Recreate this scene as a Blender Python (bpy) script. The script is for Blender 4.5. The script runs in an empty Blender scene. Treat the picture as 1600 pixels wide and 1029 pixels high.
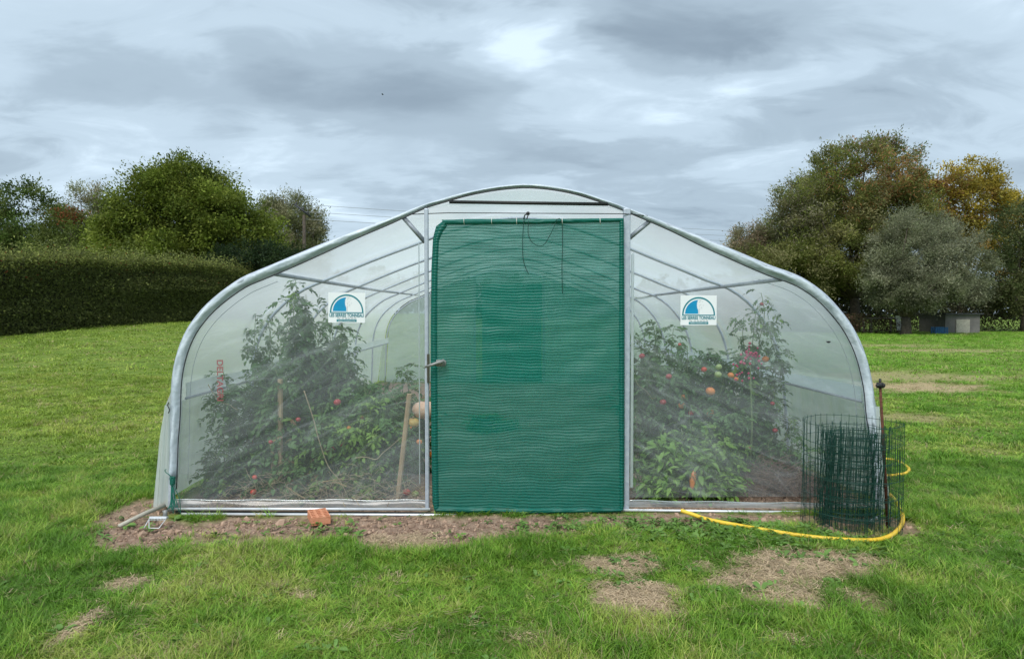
import bpy, bmesh, math, random
import numpy as np
from mathutils import Vector, Matrix, Euler
from mathutils import noise as mnoise
R = math.radians
random.seed(7)
rng = np.random.default_rng(11)
scene = bpy.context.scene
COL = scene.collection

# ------------------------------------------------------------------ camera
FPX = 1030.0
CAM = Vector((0.0, 0.0, 1.46))
CAM_ROT = Euler((R(90 - 1.42), 0, R(-1.11)), 'XYZ')
cd = bpy.data.cameras.new('camera'); co = bpy.data.objects.new('camera', cd); COL.objects.link(co)
cd.sensor_fit = 'HORIZONTAL'; cd.sensor_width = 36; cd.lens = FPX / 1600 * 36
cd.clip_start = 0.05; cd.clip_end = 3000
co.location = CAM; co.rotation_euler = CAM_ROT
scene.camera = co
CM = CAM_ROT.to_matrix()

def ray(px, py):
    return CM @ Vector(((px - 800) / FPX, (514.5 - py) / FPX, -1.0))
def P(px, py, Y):                       # photograph pixel -> point on the vertical plane y = Y
    d = ray(px, py); t = Y / d.y
    return CAM + d * t
def G(px, py, z=0.0):                   # photograph pixel -> point on the ground
    d = ray(px, py); t = (z - CAM.z) / d.z
    return CAM + d * t

# ------------------------------------------------------------------ sky, sun, exposure
SUN_EL, SUN_AZ = 52.0, 200.0            # azimuth measured clockwise from +y
W = bpy.data.worlds.new('World'); scene.world = W; W.use_nodes = True
wn, wl = W.node_tree.nodes, W.node_tree.links
wn.clear()
def N(nodes, t, **kw):
    n = nodes.new(t)
    for k, v in kw.items():
        if k in n.inputs.keys() if hasattr(n.inputs, 'keys') else False: n.inputs[k].default_value = v
        else: setattr(n, k, v)
    return n
out = wn.new('ShaderNodeOutputWorld')
sky = wn.new('ShaderNodeTexSky'); sky.sky_type = 'NISHITA'; sky.sun_disc = False
sky.sun_elevation = R(SUN_EL); sky.sun_rotation = R(SUN_AZ)
bgs = wn.new('ShaderNodeBackground'); bgs.inputs[1].default_value = 0.05
wl.new(sky.outputs[0], bgs.inputs[0])
geo = wn.new('ShaderNodeTexCoord')
sep = wn.new('ShaderNodeSeparateXYZ'); wl.new(geo.outputs['Generated'], sep.inputs[0])
def wmath(op, a, b=None, c=None):
    n = wn.new('ShaderNodeMath'); n.operation = op
    for i, v in enumerate((a, b, c)):
        if v is None: continue
        if isinstance(v, (int, float)): n.inputs[i].default_value = v
        else: wl.new(v, n.inputs[i])
    return n.outputs[0]
zz = wmath('ADD', wmath('ABSOLUTE', sep.outputs[2]), 0.16)
ux = wmath('DIVIDE', sep.outputs[0], zz); uy = wmath('DIVIDE', sep.outputs[1], zz)
cmb = wn.new('ShaderNodeCombineXYZ'); wl.new(ux, cmb.inputs[0]); wl.new(uy, cmb.inputs[1])
n1 = wn.new('ShaderNodeTexNoise'); n1.inputs['Scale'].default_value = 0.62; n1.inputs['Detail'].default_value = 7; n1.inputs['Roughness'].default_value = 0.5; n1.inputs['Distortion'].default_value = 0.5
mp = wn.new('ShaderNodeMapping'); mp.inputs['Location'].default_value = (3.1, 1.7, 0); mp.inputs['Scale'].default_value = (0.8, 1.25, 1)
wl.new(cmb.outputs[0], mp.inputs[0]); wl.new(mp.outputs[0], n1.inputs['Vector'])
n2 = wn.new('ShaderNodeTexNoise'); n2.inputs['Scale'].default_value = 2.9; n2.inputs['Detail'].default_value = 6; n2.inputs['Roughness'].default_value = 0.58; n2.inputs['Distortion'].default_value = 0.8
wl.new(mp.outputs[0], n2.inputs['Vector'])
val = wmath('ADD', wmath('MULTIPLY', n1.outputs[0], 0.70), wmath('MULTIPLY', n2.outputs[0], 0.43))   # ~0.55 mean
nw = wn.new('ShaderNodeTexNoise'); nw.inputs['Scale'].default_value = 1.5; nw.inputs['Detail'].default_value = 5; nw.inputs['Roughness'].default_value = .6
wl.new(mp.outputs[0], nw.inputs['Vector']); sw = wn.new('ShaderNodeSeparateColor'); wl.new(nw.outputs['Color'], sw.inputs[0])
AZ_ = wmath('ADD', wmath('ARCTAN2', sep.outputs[0], sep.outputs[1]), wmath('MULTIPLY', wmath('SUBTRACT', sw.outputs[0], .5), .34))
EL_ = wmath('ADD', wmath('ARCSINE', sep.outputs[2]), wmath('MULTIPLY', wmath('SUBTRACT', sw.outputs[1], .5), .16))
def blob(px, py, sx, sy, amp):          # one cloud bank / thin place in the cloud, at its own direction in the sky
    global val
    d = ray(px, py).normalized()
    ax = math.atan2(d.x, d.y); el = math.asin(d.z)
    a = AZ_; e = EL_
    da = wmath('DIVIDE', wmath('SUBTRACT', a, ax), sx / FPX); de = wmath('DIVIDE', wmath('SUBTRACT', e, el), sy / FPX)
    q = wmath('ADD', wmath('MULTIPLY', da, da), wmath('MULTIPLY', de, de))
    g = wmath('EXPONENT', wmath('MULTIPLY', q, -1.0))
    g = wmath('MULTIPLY', g, wmath('ADD', wmath('MULTIPLY', n2.outputs[0], 2.0), 0.0))
    val = wmath('ADD', val, wmath('MULTIPLY', g, amp * 1.15))
for b in [(850, 70, 80, 65, .22), (700, 45, 110, 40, .07), (1110, 145, 120, 35, .17), (1300, 105, 90, 24, .09), (270, 25, 80, 35, .06), (325, 105, 22, 35, .05),
          (180, 130, 110, 65, -.13), (600, 175, 190, 70, -.17), (420, 130, 70, 60, -.08), (870, 248, 200, 26, -.16), (1070, 50, 150, 75, -.12), (1250, 60, 90, 40, -.06), (150, 215, 70, 35, .07),
          (1470, 90, 50, 60, -.05), (440, 245, 70, 22, .09), (1430, 170, 70, 25, .05), (560, 270, 110, 20, -.06), (560, 320, 120, 20, .08), (1000, 320, 170, 22, .05), (1220, 265, 90, 18, .06)]:
    blob(*b)
cr = wn.new('ShaderNodeValToRGB'); wl.new(val, cr.inputs[0])
cr.color_ramp.interpolation = 'EASE'
els = cr.color_ramp.elements
els[0].position = 0.33; els[0].color = (0.235, 0.305, 0.375, 1)
els[1].position = 0.82; els[1].color = (0.66, 0.80, 0.92, 1)
e = els.new(0.49); e.color = (0.36, 0.455, 0.54, 1)
e = els.new(0.61); e.color = (0.47, 0.585, 0.685, 1)
bgc = wn.new('ShaderNodeBackground'); bgc.inputs[1].default_value = 0.60
wl.new(cr.outputs[0], bgc.inputs[0])
mx = wn.new('ShaderNodeMixShader'); mx.inputs[0].default_value = 0.93
wl.new(bgs.outputs[0], mx.inputs[1]); wl.new(bgc.outputs[0], mx.inputs[2]); wl.new(mx.outputs[0], out.inputs[0])

sd = bpy.data.lights.new('sun', 'SUN'); so = bpy.data.objects.new('sun', sd); COL.objects.link(so)
sd.energy = 1.5; sd.angle = R(28); sd.color = (1.0, 0.97, 0.92)
az = R(SUN_AZ); el = R(SUN_EL)
sdir = Vector((math.sin(az) * math.cos(el), math.cos(az) * math.cos(el), math.sin(el)))
so.rotation_euler = sdir.to_track_quat('Z', 'Y').to_euler()
scene.view_settings.view_transform = 'Standard'; scene.view_settings.look = 'None'
scene.view_settings.gamma = 1; scene.view_settings.exposure = 1.10
scene.view_settings.use_curve_mapping = False
scene.render.engine = 'CYCLES'
cy = scene.cycles
cy.use_denoising = True
cy.max_bounces = 8; cy.diffuse_bounces = 3; cy.glossy_bounces = 2; cy.transmission_bounces = 6; cy.transparent_max_bounces = 24
cy.caustics_reflective = False; cy.caustics_refractive = False
cy.sample_clamp_indirect = 6

# ------------------------------------------------------------------ noise in numpy
def _hash(ix, iy, s):
    h = (ix.astype(np.int64) * 374761393 + iy.astype(np.int64) * 668265263 + s * 1274126177) & 0x7fffffff
    h = ((h ^ (h >> 13)) * 1274126177) & 0x7fffffff
    return ((h ^ (h >> 16)) & 0xffff) / 65535.0
def vnoise(x, y, s=0):
    ix = np.floor(x); iy = np.floor(y); fx = x - ix; fy = y - iy
    fx = fx * fx * (3 - 2 * fx); fy = fy * fy * (3 - 2 * fy)
    a = _hash(ix, iy, s); b = _hash(ix + 1, iy, s); c = _hash(ix, iy + 1, s); d = _hash(ix + 1, iy + 1, s)
    return (a * (1 - fx) + b * fx) * (1 - fy) + (c * (1 - fx) + d * fx) * fy
def fbm(x, y, s=0, o=4):
    v = 0; a = .5; t = 0
    for i in range(o):
        v = v + a * vnoise(x * 2 ** i + 17.3 * i, y * 2 ** i - 9.1 * i, s + i); t += a; a *= .55
    return v / t
def sstep(a, b, x):
    t = np.clip((x - a) / (b - a), 0, 1); return t * t * (3 - 2 * t)

# ------------------------------------------------------------------ mesh helpers
class MB:
    def __init__(s): s.v = []; s.f = []
    def add(s, vs, fs):
        o = len(s.v); s.v += [tuple(v) for v in vs]; s.f += [tuple(i + o for i in f) for f in fs]
    def box(s, c, size, rot=None):
        hx, hy, hz = (q / 2 for q in size)
        vs = [Vector((x, y, z)) for x in (-hx, hx) for y in (-hy, hy) for z in (-hz, hz)]
        if rot is not None: vs = [rot @ v for v in vs]
        s.add([v + Vector(c) for v in vs], [(0, 1, 3, 2), (4, 6, 7, 5), (0, 4, 5, 1), (2, 3, 7, 6), (0, 2, 6, 4), (1, 5, 7, 3)])
    def tube(s, pts, r, seg=8, caps=True, closed=False):
        pts = [Vector(p) for p in pts]; n = len(pts)
        rr = r if hasattr(r, '__len__') else [r] * n
        up = None; rings = []
        for i, p in enumerate(pts):
            a = pts[i - 1] if (i > 0 or closed) else p; b = pts[(i + 1) % n] if (i < n - 1 or closed) else p
            t = (b - a).normalized()
            if up is None:
                up = Vector((0, 0, 1)) if abs(t.z) < .9 else Vector((1, 0, 0))
            u = (up - t * up.dot(t))
            if u.length < 1e-6: u = t.orthogonal()
            u.normalize(); w = t.cross(u); up = u
            rings.append([p + (u * math.cos(k * math.tau / seg) + w * math.sin(k * math.tau / seg)) * rr[i] for k in range(seg)])
        vs = [q for ring in rings for q in ring]; fs = []
        m = n if closed else n - 1
        for i in range(m):
            j = (i + 1) % n
            for k in range(seg):
                fs.append((i * seg + k, i * seg + (k + 1) % seg, j * seg + (k + 1) % seg, j * seg + k))
        if caps and not closed:
            fs.append(tuple(reversed(range(seg)))); fs.append(tuple((n - 1) * seg + k for k in range(seg)))
        s.add(vs, fs)
    def ball(s, c, r, seg=10, rings=7, sq=(1, 1, 1)):
        vs = []; fs = []; c = Vector(c)
        for i in range(rings + 1):
            th = math.pi * i / rings
            for k in range(seg):
                ph = math.tau * k / seg
                vs.append(c + Vector((math.sin(th) * math.cos(ph) * sq[0], math.sin(th) * math.sin(ph) * sq[1], math.cos(th) * sq[2])) * r)
        for i in range(rings):
            for k in range(seg):
                fs.append((i * seg + k, (i + 1) * seg + k, (i + 1) * seg + (k + 1) % seg, i * seg + (k + 1) % seg))
        s.add(vs, fs)
    def grid(s, fn, nu, nv):
        vs = [fn(i / nu, j / nv) for j in range(nv + 1) for i in range(nu + 1)]
        fs = [(j * (nu + 1) + i, j * (nu + 1) + i + 1, (j + 1) * (nu + 1) + i + 1, (j + 1) * (nu + 1) + i) for j in range(nv) for i in range(nu)]
        s.add(vs, fs)
    def mesh(s, name, m, smooth=True):
        me = bpy.data.meshes.new(name); me.from_pydata(s.v, [], s.f)
        if m: me.materials.append(m)
        if smooth: me.polygons.foreach_set('use_smooth', [True] * len(me.polygons))
        me.update(); return me
    def build(s, name, m, parent=None, smooth=True, loc=None, rot=None):
        return link(name, s.mesh(name, m, smooth), parent, loc, rot)
def link(name, me, parent=None, loc=None, rot=None):
    o = bpy.data.objects.new(name, me); COL.objects.link(o)
    if parent: o.parent = parent
    if loc is not None: o.location = loc
    if rot is not None: o.rotation_euler = rot
    return o
def tag(o, label=None, cat=None, group=None, kind=None):
    if label: o['label'] = label
    if cat: o['category'] = cat
    if group: o['group'] = group
    if kind: o['kind'] = kind
    return o
def empty(name, loc=(0, 0, 0), rz=0):
    o = bpy.data.objects.new(name, None); COL.objects.link(o); o.location = loc; o.rotation_euler = (0, 0, rz)
    o.empty_display_size = .1; return o
def np_mesh(name, V, F, m, attrs=None, smooth=False):
    """V (n,3), F (k,4) quads"""
    me = bpy.data.meshes.new(name)
    me.vertices.add(len(V)); me.vertices.foreach_set('co', np.asarray(V, dtype=np.float32).ravel())
    k = F.shape[1]
    me.loops.add(F.size); me.loops.foreach_set('vertex_index', F.astype(np.int32).ravel())
    me.polygons.add(len(F)); me.polygons.foreach_set('loop_start', np.arange(0, F.size, k, dtype=np.int32))
    try: me.polygons.foreach_set('loop_total', np.full(len(F), k, dtype=np.int32))
    except Exception: pass
    for nm, a in (attrs or {}).items():
        a = np.asarray(a, dtype=np.float32)
        if a.ndim == 1:
            at = me.attributes.new(nm, 'FLOAT', 'POINT'); at.data.foreach_set('value', a)
        else:
            at = me.attributes.new(nm, 'FLOAT_COLOR', 'POINT')
            at.data.foreach_set('color', np.concatenate([a, np.ones((len(a), 1), np.float32)], 1).astype(np.float32).ravel())
    me.update(calc_edges=True)
    if smooth: me.polygons.foreach_set('use_smooth', [True] * len(me.polygons))
    if m: me.materials.append(m)
    return me

# ------------------------------------------------------------------ materials
def mat(name, c1, c2=None, rough=.6, scale=8, metal=0, bump=0, bscale=None, spec=.5, detail=5, stretch=None):
    m = bpy.data.materials.new(name); m.use_nodes = True; nt = m.node_tree; b = nt.nodes['Principled BSDF']
    b.inputs['Roughness'].default_value = rough; b.inputs['Metallic'].default_value = metal
    b.inputs['Specular IOR Level'].default_value = spec
    tc = nt.nodes.new('ShaderNodeTexCoord')
    nz = nt.nodes.new('ShaderNodeTexNoise'); nz.inputs['Scale'].default_value = scale; nz.inputs['Detail'].default_value = detail; nz.inputs['Roughness'].default_value = .6
    src = tc.outputs['Object']
    if stretch:
        mp = nt.nodes.new('ShaderNodeMapping'); mp.inputs['Scale'].default_value = stretch; nt.links.new(src, mp.inputs[0]); src = mp.outputs[0]
    nt.links.new(src, nz.inputs['Vector'])
    cr = nt.nodes.new('ShaderNodeValToRGB'); nt.links.new(nz.outputs[0], cr.inputs[0])
    cr.color_ramp.elements[0].position = .32; cr.color_ramp.elements[1].position = .68
    cr.color_ramp.elements[0].color = (*c1, 1); cr.color_ramp.elements[1].color = (*(c2 or c1), 1)
    nt.links.new(cr.outputs[0], b.inputs['Base Color'])
    if bump:
        n2 = nt.nodes.new('ShaderNodeTexNoise'); n2.inputs['Scale'].default_value = bscale or scale * 4; n2.inputs['Detail'].default_value = 4
        nt.links.new(src, n2.inputs['Vector'])
        bp = nt.nodes.new('ShaderNodeBump'); bp.inputs['Strength'].default_value = bump; bp.inputs['Distance'].default_value = .01
        nt.links.new(n2.outputs[0], bp.inputs['Height']); nt.links.new(bp.outputs[0], b.inputs['Normal'])
    return m
def leaf_mat(name, base=None, trans=.35, rough=.55, attr='col', attr_type='GEOMETRY', rnd=.0, spec=.3):
    """colour from the mesh's own colour attribute (or base), part of the light passing through"""
    m = bpy.data.materials.new(name); m.use_nodes = True; nt = m.node_tree; nt.nodes.clear()
    o = nt.nodes.new('ShaderNodeOutputMaterial'); p = nt.nodes.new('ShaderNodeBsdfPrincipled')
    p.inputs['Roughness'].default_value = rough; p.inputs['Specular IOR Level'].default_value = spec
    t = nt.nodes.new('ShaderNodeBsdfTranslucent'); mxs = nt.nodes.new('ShaderNodeMixShader'); mxs.inputs[0].default_value = trans
    if base is None:
        a = nt.nodes.new('ShaderNodeAttribute'); a.attribute_name = attr; a.attribute_type = attr_type; c = a.outputs['Color']
    else:
        tc = nt.nodes.new('ShaderNodeTexCoord'); oi = nt.nodes.new('ShaderNodeObjectInfo')
        nz = nt.nodes.new('ShaderNodeTexNoise'); nz.inputs['Scale'].default_value = 18; nz.inputs['Detail'].default_value = 3
        nt.links.new(tc.outputs['Object'], nz.inputs['Vector'])
        ad = nt.nodes.new('ShaderNodeMath'); ad.operation = 'MULTIPLY_ADD'; ad.inputs[1].default_value = .6
        nt.links.new(oi.outputs['Random'], ad.inputs[0])
        m2 = nt.nodes.new('ShaderNodeMath'); m2.operation = 'MULTIPLY'; m2.inputs[1].default_value = .6
        nt.links.new(nz.outputs[0], m2.inputs[0]); nt.links.new(m2.outputs[0], ad.inputs[2])
        cr = nt.nodes.new('ShaderNodeValToRGB'); nt.links.new(ad.outputs[0], cr.inputs[0])
        cr.color_ramp.elements[0].position = .1; cr.color_ramp.elements[0].color = (*base[0], 1)
        cr.color_ramp.elements[1].position = .95; cr.color_ramp.elements[1].color = (*base[1], 1)
        c = cr.outputs[0]
    nt.links.new(c, p.inputs['Base Color']); nt.links.new(c, t.inputs['Color'])
    nt.links.new(p.outputs[0], mxs.inputs[1]); nt.links.new(t.outputs[0], mxs.inputs[2]); nt.links.new(mxs.outputs[0], o.inputs[0])
    return m
def film_mat(name, trans, milk, refl, tint=(.93, .97, .95), white=(.86, .93, .93), nscale=(1, 1, 1), var=.25, translu=.6, bump=.35, scale=3.0, streak=None):
    """polythene: part clear, part milky (diffuse and translucent), a thin gloss"""
    m = bpy.data.materials.new(name); m.use_nodes = True; nt = m.node_tree; nt.nodes.clear(); L = nt.links.new
    o = nt.nodes.new('ShaderNodeOutputMaterial')
    tr = nt.nodes.new('ShaderNodeBsdfTransparent'); tr.inputs[0].default_value = (*tint, 1)
    tl = nt.nodes.new('ShaderNodeBsdfTranslucent'); tl.inputs[0].default_value = (*white, 1)
    df = nt.nodes.new('ShaderNodeBsdfDiffuse'); df.inputs[0].default_value = (*white, 1)
    gl = nt.nodes.new('ShaderNodeBsdfGlossy'); gl.inputs[0].default_value = (1, 1, 1, 1); gl.inputs['Roughness'].default_value = .22
    tc = nt.nodes.new('ShaderNodeTexCoord'); mp = nt.nodes.new('ShaderNodeMapping'); mp.inputs['Scale'].default_value = nscale
    crease_glint = None
    if streak:                            # bright glints of creases painted in as thin milky lines
        for ang, sc_, wd, am in ((streak * 1.7, .8, .010, .07), (streak * .7, 1.2, .010, .08)):
            mc = nt.nodes.new('ShaderNodeMapping'); mc.vector_type = 'TEXTURE'; mc.inputs['Rotation'].default_value = (0, R(ang), 0); mc.inputs['Scale'].default_value = (2.2, 1, .35); L(tc.outputs['Object'], mc.inputs[0])
            nc = nt.nodes.new('ShaderNodeTexNoise'); nc.inputs['Scale'].default_value = sc_; nc.inputs['Detail'].default_value = 2; L(mc.outputs[0], nc.inputs['Vector'])
            q1 = nt.nodes.new('ShaderNodeMath'); q1.operation = 'SUBTRACT'; q1.inputs[1].default_value = .5; L(nc.outputs[0], q1.inputs[0])
            q2 = nt.nodes.new('ShaderNodeMath'); q2.operation = 'ABSOLUTE'; L(q1.outputs[0], q2.inputs[0])
            q3 = nt.nodes.new('ShaderNodeMapRange'); q3.inputs[1].default_value = 0; q3.inputs[2].default_value = wd; q3.inputs[3].default_value = am; q3.inputs[4].default_value = 0; L(q2.outputs[0], q3.inputs[0])
            if crease_glint is None: crease_glint = q3.outputs[0]
            else:
                q4 = nt.nodes.new('ShaderNodeMath'); q4.operation = 'ADD'; L(crease_glint, q4.inputs[0]); L(q3.outputs[0], q4.inputs[1]); crease_glint = q4.outputs[0]
    L(tc.outputs['Object'], mp.inputs[0])
    nz = nt.nodes.new('ShaderNodeTexNoise'); nz.inputs['Scale'].default_value = scale; nz.inputs['Detail'].default_value = 6; nz.inputs['Distortion'].default_value = .4
    L(mp.outputs[0], nz.inputs['Vector'])
    fac = nz.outputs[0]
    if streak:                            # drips, and fold reflections painted in as milkier streaks along the roof slope
        mr_ = nt.nodes.new('ShaderNodeMapping'); mr_.vector_type = 'TEXTURE'; mr_.inputs['Rotation'].default_value = (0, R(streak), 0); mr_.inputs['Scale'].default_value = (2.6, 1, .16); L(tc.outputs['Object'], mr_.inputs[0])
        ns = nt.nodes.new('ShaderNodeTexNoise'); ns.inputs['Scale'].default_value = 1.5; ns.inputs['Detail'].default_value = 4; ns.inputs['Distortion'].default_value = .5; L(mr_.outputs[0], ns.inputs['Vector'])
        mm = nt.nodes.new('ShaderNodeMath'); mm.operation = 'MULTIPLY_ADD'; mm.inputs[1].default_value = 1.5; L(ns.outputs[0], mm.inputs[0])
        m_2 = nt.nodes.new('ShaderNodeMath'); m_2.operation = 'MULTIPLY_ADD'; m_2.inputs[1].default_value = .5; m_2.inputs[2].default_value = -.5; L(fac, m_2.inputs[0]); L(m_2.outputs[0], mm.inputs[2]); fac = mm.outputs[0]
    mr = nt.nodes.new('ShaderNodeMapRange'); mr.inputs[1].default_value = .3; mr.inputs[2].default_value = .75
    mr.inputs[3].default_value = milk * (1 - var); mr.inputs[4].default_value = milk * (1 + var); L(fac, mr.inputs[0])
    bp = nt.nodes.new('ShaderNodeBump'); bp.inputs['Strength'].default_value = bump; bp.inputs['Distance'].default_value = .02
    L(fac, bp.inputs['Height']); L(bp.outputs[0], gl.inputs['Normal'])
    m1 = nt.nodes.new('ShaderNodeMixShader'); m1.inputs[0].default_value = translu; L(df.outputs[0], m1.inputs[1]); L(tl.outputs[0], m1.inputs[2])
    mfac = mr.outputs[0]
    if crease_glint is not None:
        qa = nt.nodes.new('ShaderNodeMath'); qa.operation = 'ADD'; L(mfac, qa.inputs[0]); L(crease_glint, qa.inputs[1]); mfac = qa.outputs[0]
    m2 = nt.nodes.new('ShaderNodeMixShader'); L(mfac, m2.inputs[0]); L(tr.outputs[0], m2.inputs[1]); L(m1.outputs[0], m2.inputs[2])
    lw = nt.nodes.new('ShaderNodeLayerWeight'); lw.inputs[0].default_value = .25
    fm = nt.nodes.new('ShaderNodeMath'); fm.operation = 'MULTIPLY_ADD'; fm.inputs[1].default_value = .35; fm.inputs[2].default_value = refl; L(lw.outputs['Fresnel'], fm.inputs[0])
    m3 = nt.nodes.new('ShaderNodeMixShader'); L(fm.outputs[0], m3.inputs[0]); L(m2.outputs[0], m3.inputs[1]); L(gl.outputs[0], m3.inputs[2])
    L(m3.outputs[0], o.inputs[0])
    return m

galv = mat('galvanised', (.42, .47, .55), (.56, .61, .68), rough=.5, scale=30, metal=.35, bump=.05)
galv_dark = mat('galvanised_dull', (.26, .29, .34), (.38, .42, .47), rough=.55, scale=24, metal=.3)
rail_m = mat('rail', (.62, .66, .70), (.78, .81, .84), rough=.38, scale=14, metal=.3)
black = mat('black_rubber', (.010, .012, .012), (.022, .024, .024), rough=.6)
tape = mat('dark_line', (.02, .024, .028), (.05, .055, .06), rough=.7)
plastic_white = mat('milky_plastic_edge', (.42, .50, .57), (.66, .74, .81), rough=.38, scale=7, bump=.6, bscale=28)
film_front = film_mat('front_film', 1, .125, .015, nscale=(1.0, 1, .55), var=.42, translu=.28, scale=2.6, streak=-22, white=(.86, .93, .97), tint=(.95, .975, .98))
film_front2 = film_mat('front_film', 1, .125, .015, nscale=(1.0, 1, .55), var=.42, translu=.28, scale=2.6, streak=22, white=(.86, .93, .97), tint=(.95, .975, .98))
film_hull = film_mat('cover_film', 1, .70, .015, nscale=(1, .35, 1), var=.12, translu=.90, scale=1.6, white=(.93, .975, .975), tint=(.93, .97, .975))
film_top = film_mat('top_film', 1, .10, .03, nscale=(1, 1, 1), var=.4, scale=3)
film_skirt = film_mat('film_skirt', 1, .80, .03, nscale=(3, 3, .6), var=.12, translu=.5, scale=5, bump=.8, white=(.86, .94, .92))
film_band = film_mat('film_band', 1, .93, .0, var=.06, translu=.85, scale=5, white=(.93, .96, .98))
film_hem = film_mat('film_hem', 1, .40, .02, nscale=(.5, 1, 3), var=.6, translu=.5, scale=4, bump=.15, white=(.62, .68, .73))
wood_pale = mat('pale_wood', (.36, .24, .14), (.50, .36, .22), rough=.8, scale=6, stretch=(8, 8, 1), bump=.2)
wood_grey = mat('weathered_wood', (.32, .30, .25), (.50, .48, .40), rough=.8, scale=8)
brick_m = mat('brick_clay', (.55, .20, .10), (.68, .32, .19), rough=.9, scale=22, bump=.5, bscale=120)
dark_green_wire = mat('green_wire', (.004, .040, .029), (.006, .058, .042), rough=.45, scale=30)
rust = mat('rust', (.05, .018, .012), (.14, .05, .025), rough=.85, scale=40, bump=.3)
hose_m = mat('hose_yellow', (.72, .46, .02), (.82, .56, .05), rough=.5, scale=6, stretch=(1, 1, 1))
string_m = mat('green_string', (.006, .10, .075), (.01, .17, .12), rough=.8, scale=60)
bark = mat('bark', (.045, .036, .028), (.10, .082, .062), rough=.95, scale=7, bump=.6)
stem_g = mat('green_stem', (.10, .17, .05), (.20, .26, .10), rough=.6, scale=10)
stem_dry = mat('dry_stem', (.28, .22, .12), (.44, .36, .22), rough=.8, scale=10)
paper = mat('sign_white', (.80, .84, .86), (.86, .88, .90), rough=.45, scale=5)
teal = mat('sign_teal', (.005, .19, .24), (.01, .22, .27), rough=.45)
cyan = mat('sign_blue', (.0, .25, .50), (.0, .30, .56), rough=.45)
grey_ink = mat('sign_grey', (.30, .36, .36), (.4, .45, .45), rough=.5)
red_ink = mat('red_ink', (.42, .10, .10), (.55, .18, .17), rough=.6)

def net_mat(name, period=.0205, t0=.02, t1=.24):
    m = bpy.data.materials.new(name); m.use_nodes = True; nt = m.node_tree; nt.nodes.clear(); L = nt.links.new
    o = nt.nodes.new('ShaderNodeOutputMaterial')
    tc = nt.nodes.new('ShaderNodeTexCoord')
    sp = nt.nodes.new('ShaderNodeSeparateXYZ'); L(tc.outputs['Object'], sp.inputs[0])
    def mth(op, a, b=None, c=None):
        n = nt.nodes.new('ShaderNodeMath'); n.operation = op
        for i, v in enumerate((a, b, c)):
            if v is None: continue
            if isinstance(v, (int, float)): n.inputs[i].default_value = v
            else: L(v, n.inputs[i])
        return n.outputs[0]
    nz = nt.nodes.new('ShaderNodeTexNoise'); nz.inputs['Scale'].default_value = 2.4; nz.inputs['Detail'].default_value = 3
    L(tc.outputs['Object'], nz.inputs['Vector'])
    zc = mth('ADD', sp.outputs[2], mth('MULTIPLY', nz.outputs[0], .085))
    wv = mth('SINE', mth('MULTIPLY', zc, math.tau / period))
    mp = nt.nodes.new('ShaderNodeMapping'); mp.inputs['Scale'].default_value = (1.0, 1, 11); L(tc.outputs['Object'], mp.inputs[0])
    n3 = nt.nodes.new('ShaderNodeTexNoise'); n3.inputs['Scale'].default_value = 5.5; n3.inputs['Detail'].default_value = 6; n3.inputs['Roughness'].default_value = .7; n3.inputs['Distortion'].default_value = .6
    L(mp.outputs[0], n3.inputs['Vector'])
    n4 = nt.nodes.new('ShaderNodeTexNoise'); n4.inputs['Scale'].default_value = 3.1; n4.inputs['Detail'].default_value = 4; L(tc.outputs['Object'], n4.inputs['Vector'])
    f = mth('ADD', mth('MULTIPLY_ADD', wv, mth('MULTIPLY', n4.outputs[0], .24), .46), mth('MULTIPLY', mth('SUBTRACT', n3.outputs[0], .5), 1.5))
    mr = nt.nodes.new('ShaderNodeMapRange'); mr.inputs[3].default_value = t0; mr.inputs[4].default_value = t1; L(f, mr.inputs[0])
    tr = nt.nodes.new('ShaderNodeBsdfTransparent'); tr.inputs[0].default_value = (.85, 1, .96, 1)
    cr = nt.nodes.new('ShaderNodeValToRGB'); L(f, cr.inputs[0])
    cr.color_ramp.elements[0].color = (.002, .100, .082, 1); cr.color_ramp.elements[1].color = (.006, .235, .180, 1)
    pb = nt.nodes.new('ShaderNodeBsdfPrincipled'); pb.inputs['Roughness'].default_value = .45; L(cr.outputs[0], pb.inputs['Base Color'])
    tl = nt.nodes.new('ShaderNodeBsdfTranslucent'); tl.inputs[0].default_value = (.01, .30, .20, 1)
    bp = nt.nodes.new('ShaderNodeBump'); bp.inputs['Strength'].default_value = .4; bp.inputs['Distance'].default_value = .004
    L(wv, bp.inputs['Height']); L(bp.outputs[0], pb.inputs['Normal'])
    m1 = nt.nodes.new('ShaderNodeMixShader'); m1.inputs[0].default_value = .35; L(pb.outputs[0], m1.inputs[1]); L(tl.outputs[0], m1.inputs[2])
    m2 = nt.nodes.new('ShaderNodeMixShader'); L(mr.outputs[0], m2.inputs[0]); L(m1.outputs[0], m2.inputs[1]); L(tr.outputs[0], m2.inputs[2])
    L(m2.outputs[0], o.inputs[0]); return m
net_m = net_mat('shade_net')
net_hem = net_mat('shade_net_hem', t0=.0, t1=.04)

# ------------------------------------------------------------------ ground
def terrain(x, y):
    r = 1.05 * sstep(7, 34, y) * sstep(1.5, 10, -x)
    r = r + .5 * sstep(34, 70, y) * sstep(1.5, 14, -x) * .3
    und = (fbm(x * .35, y * .35, 3, 3) - .5) * .05 * sstep(6, 9, np.hypot(x, y))
    return r + und
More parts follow.
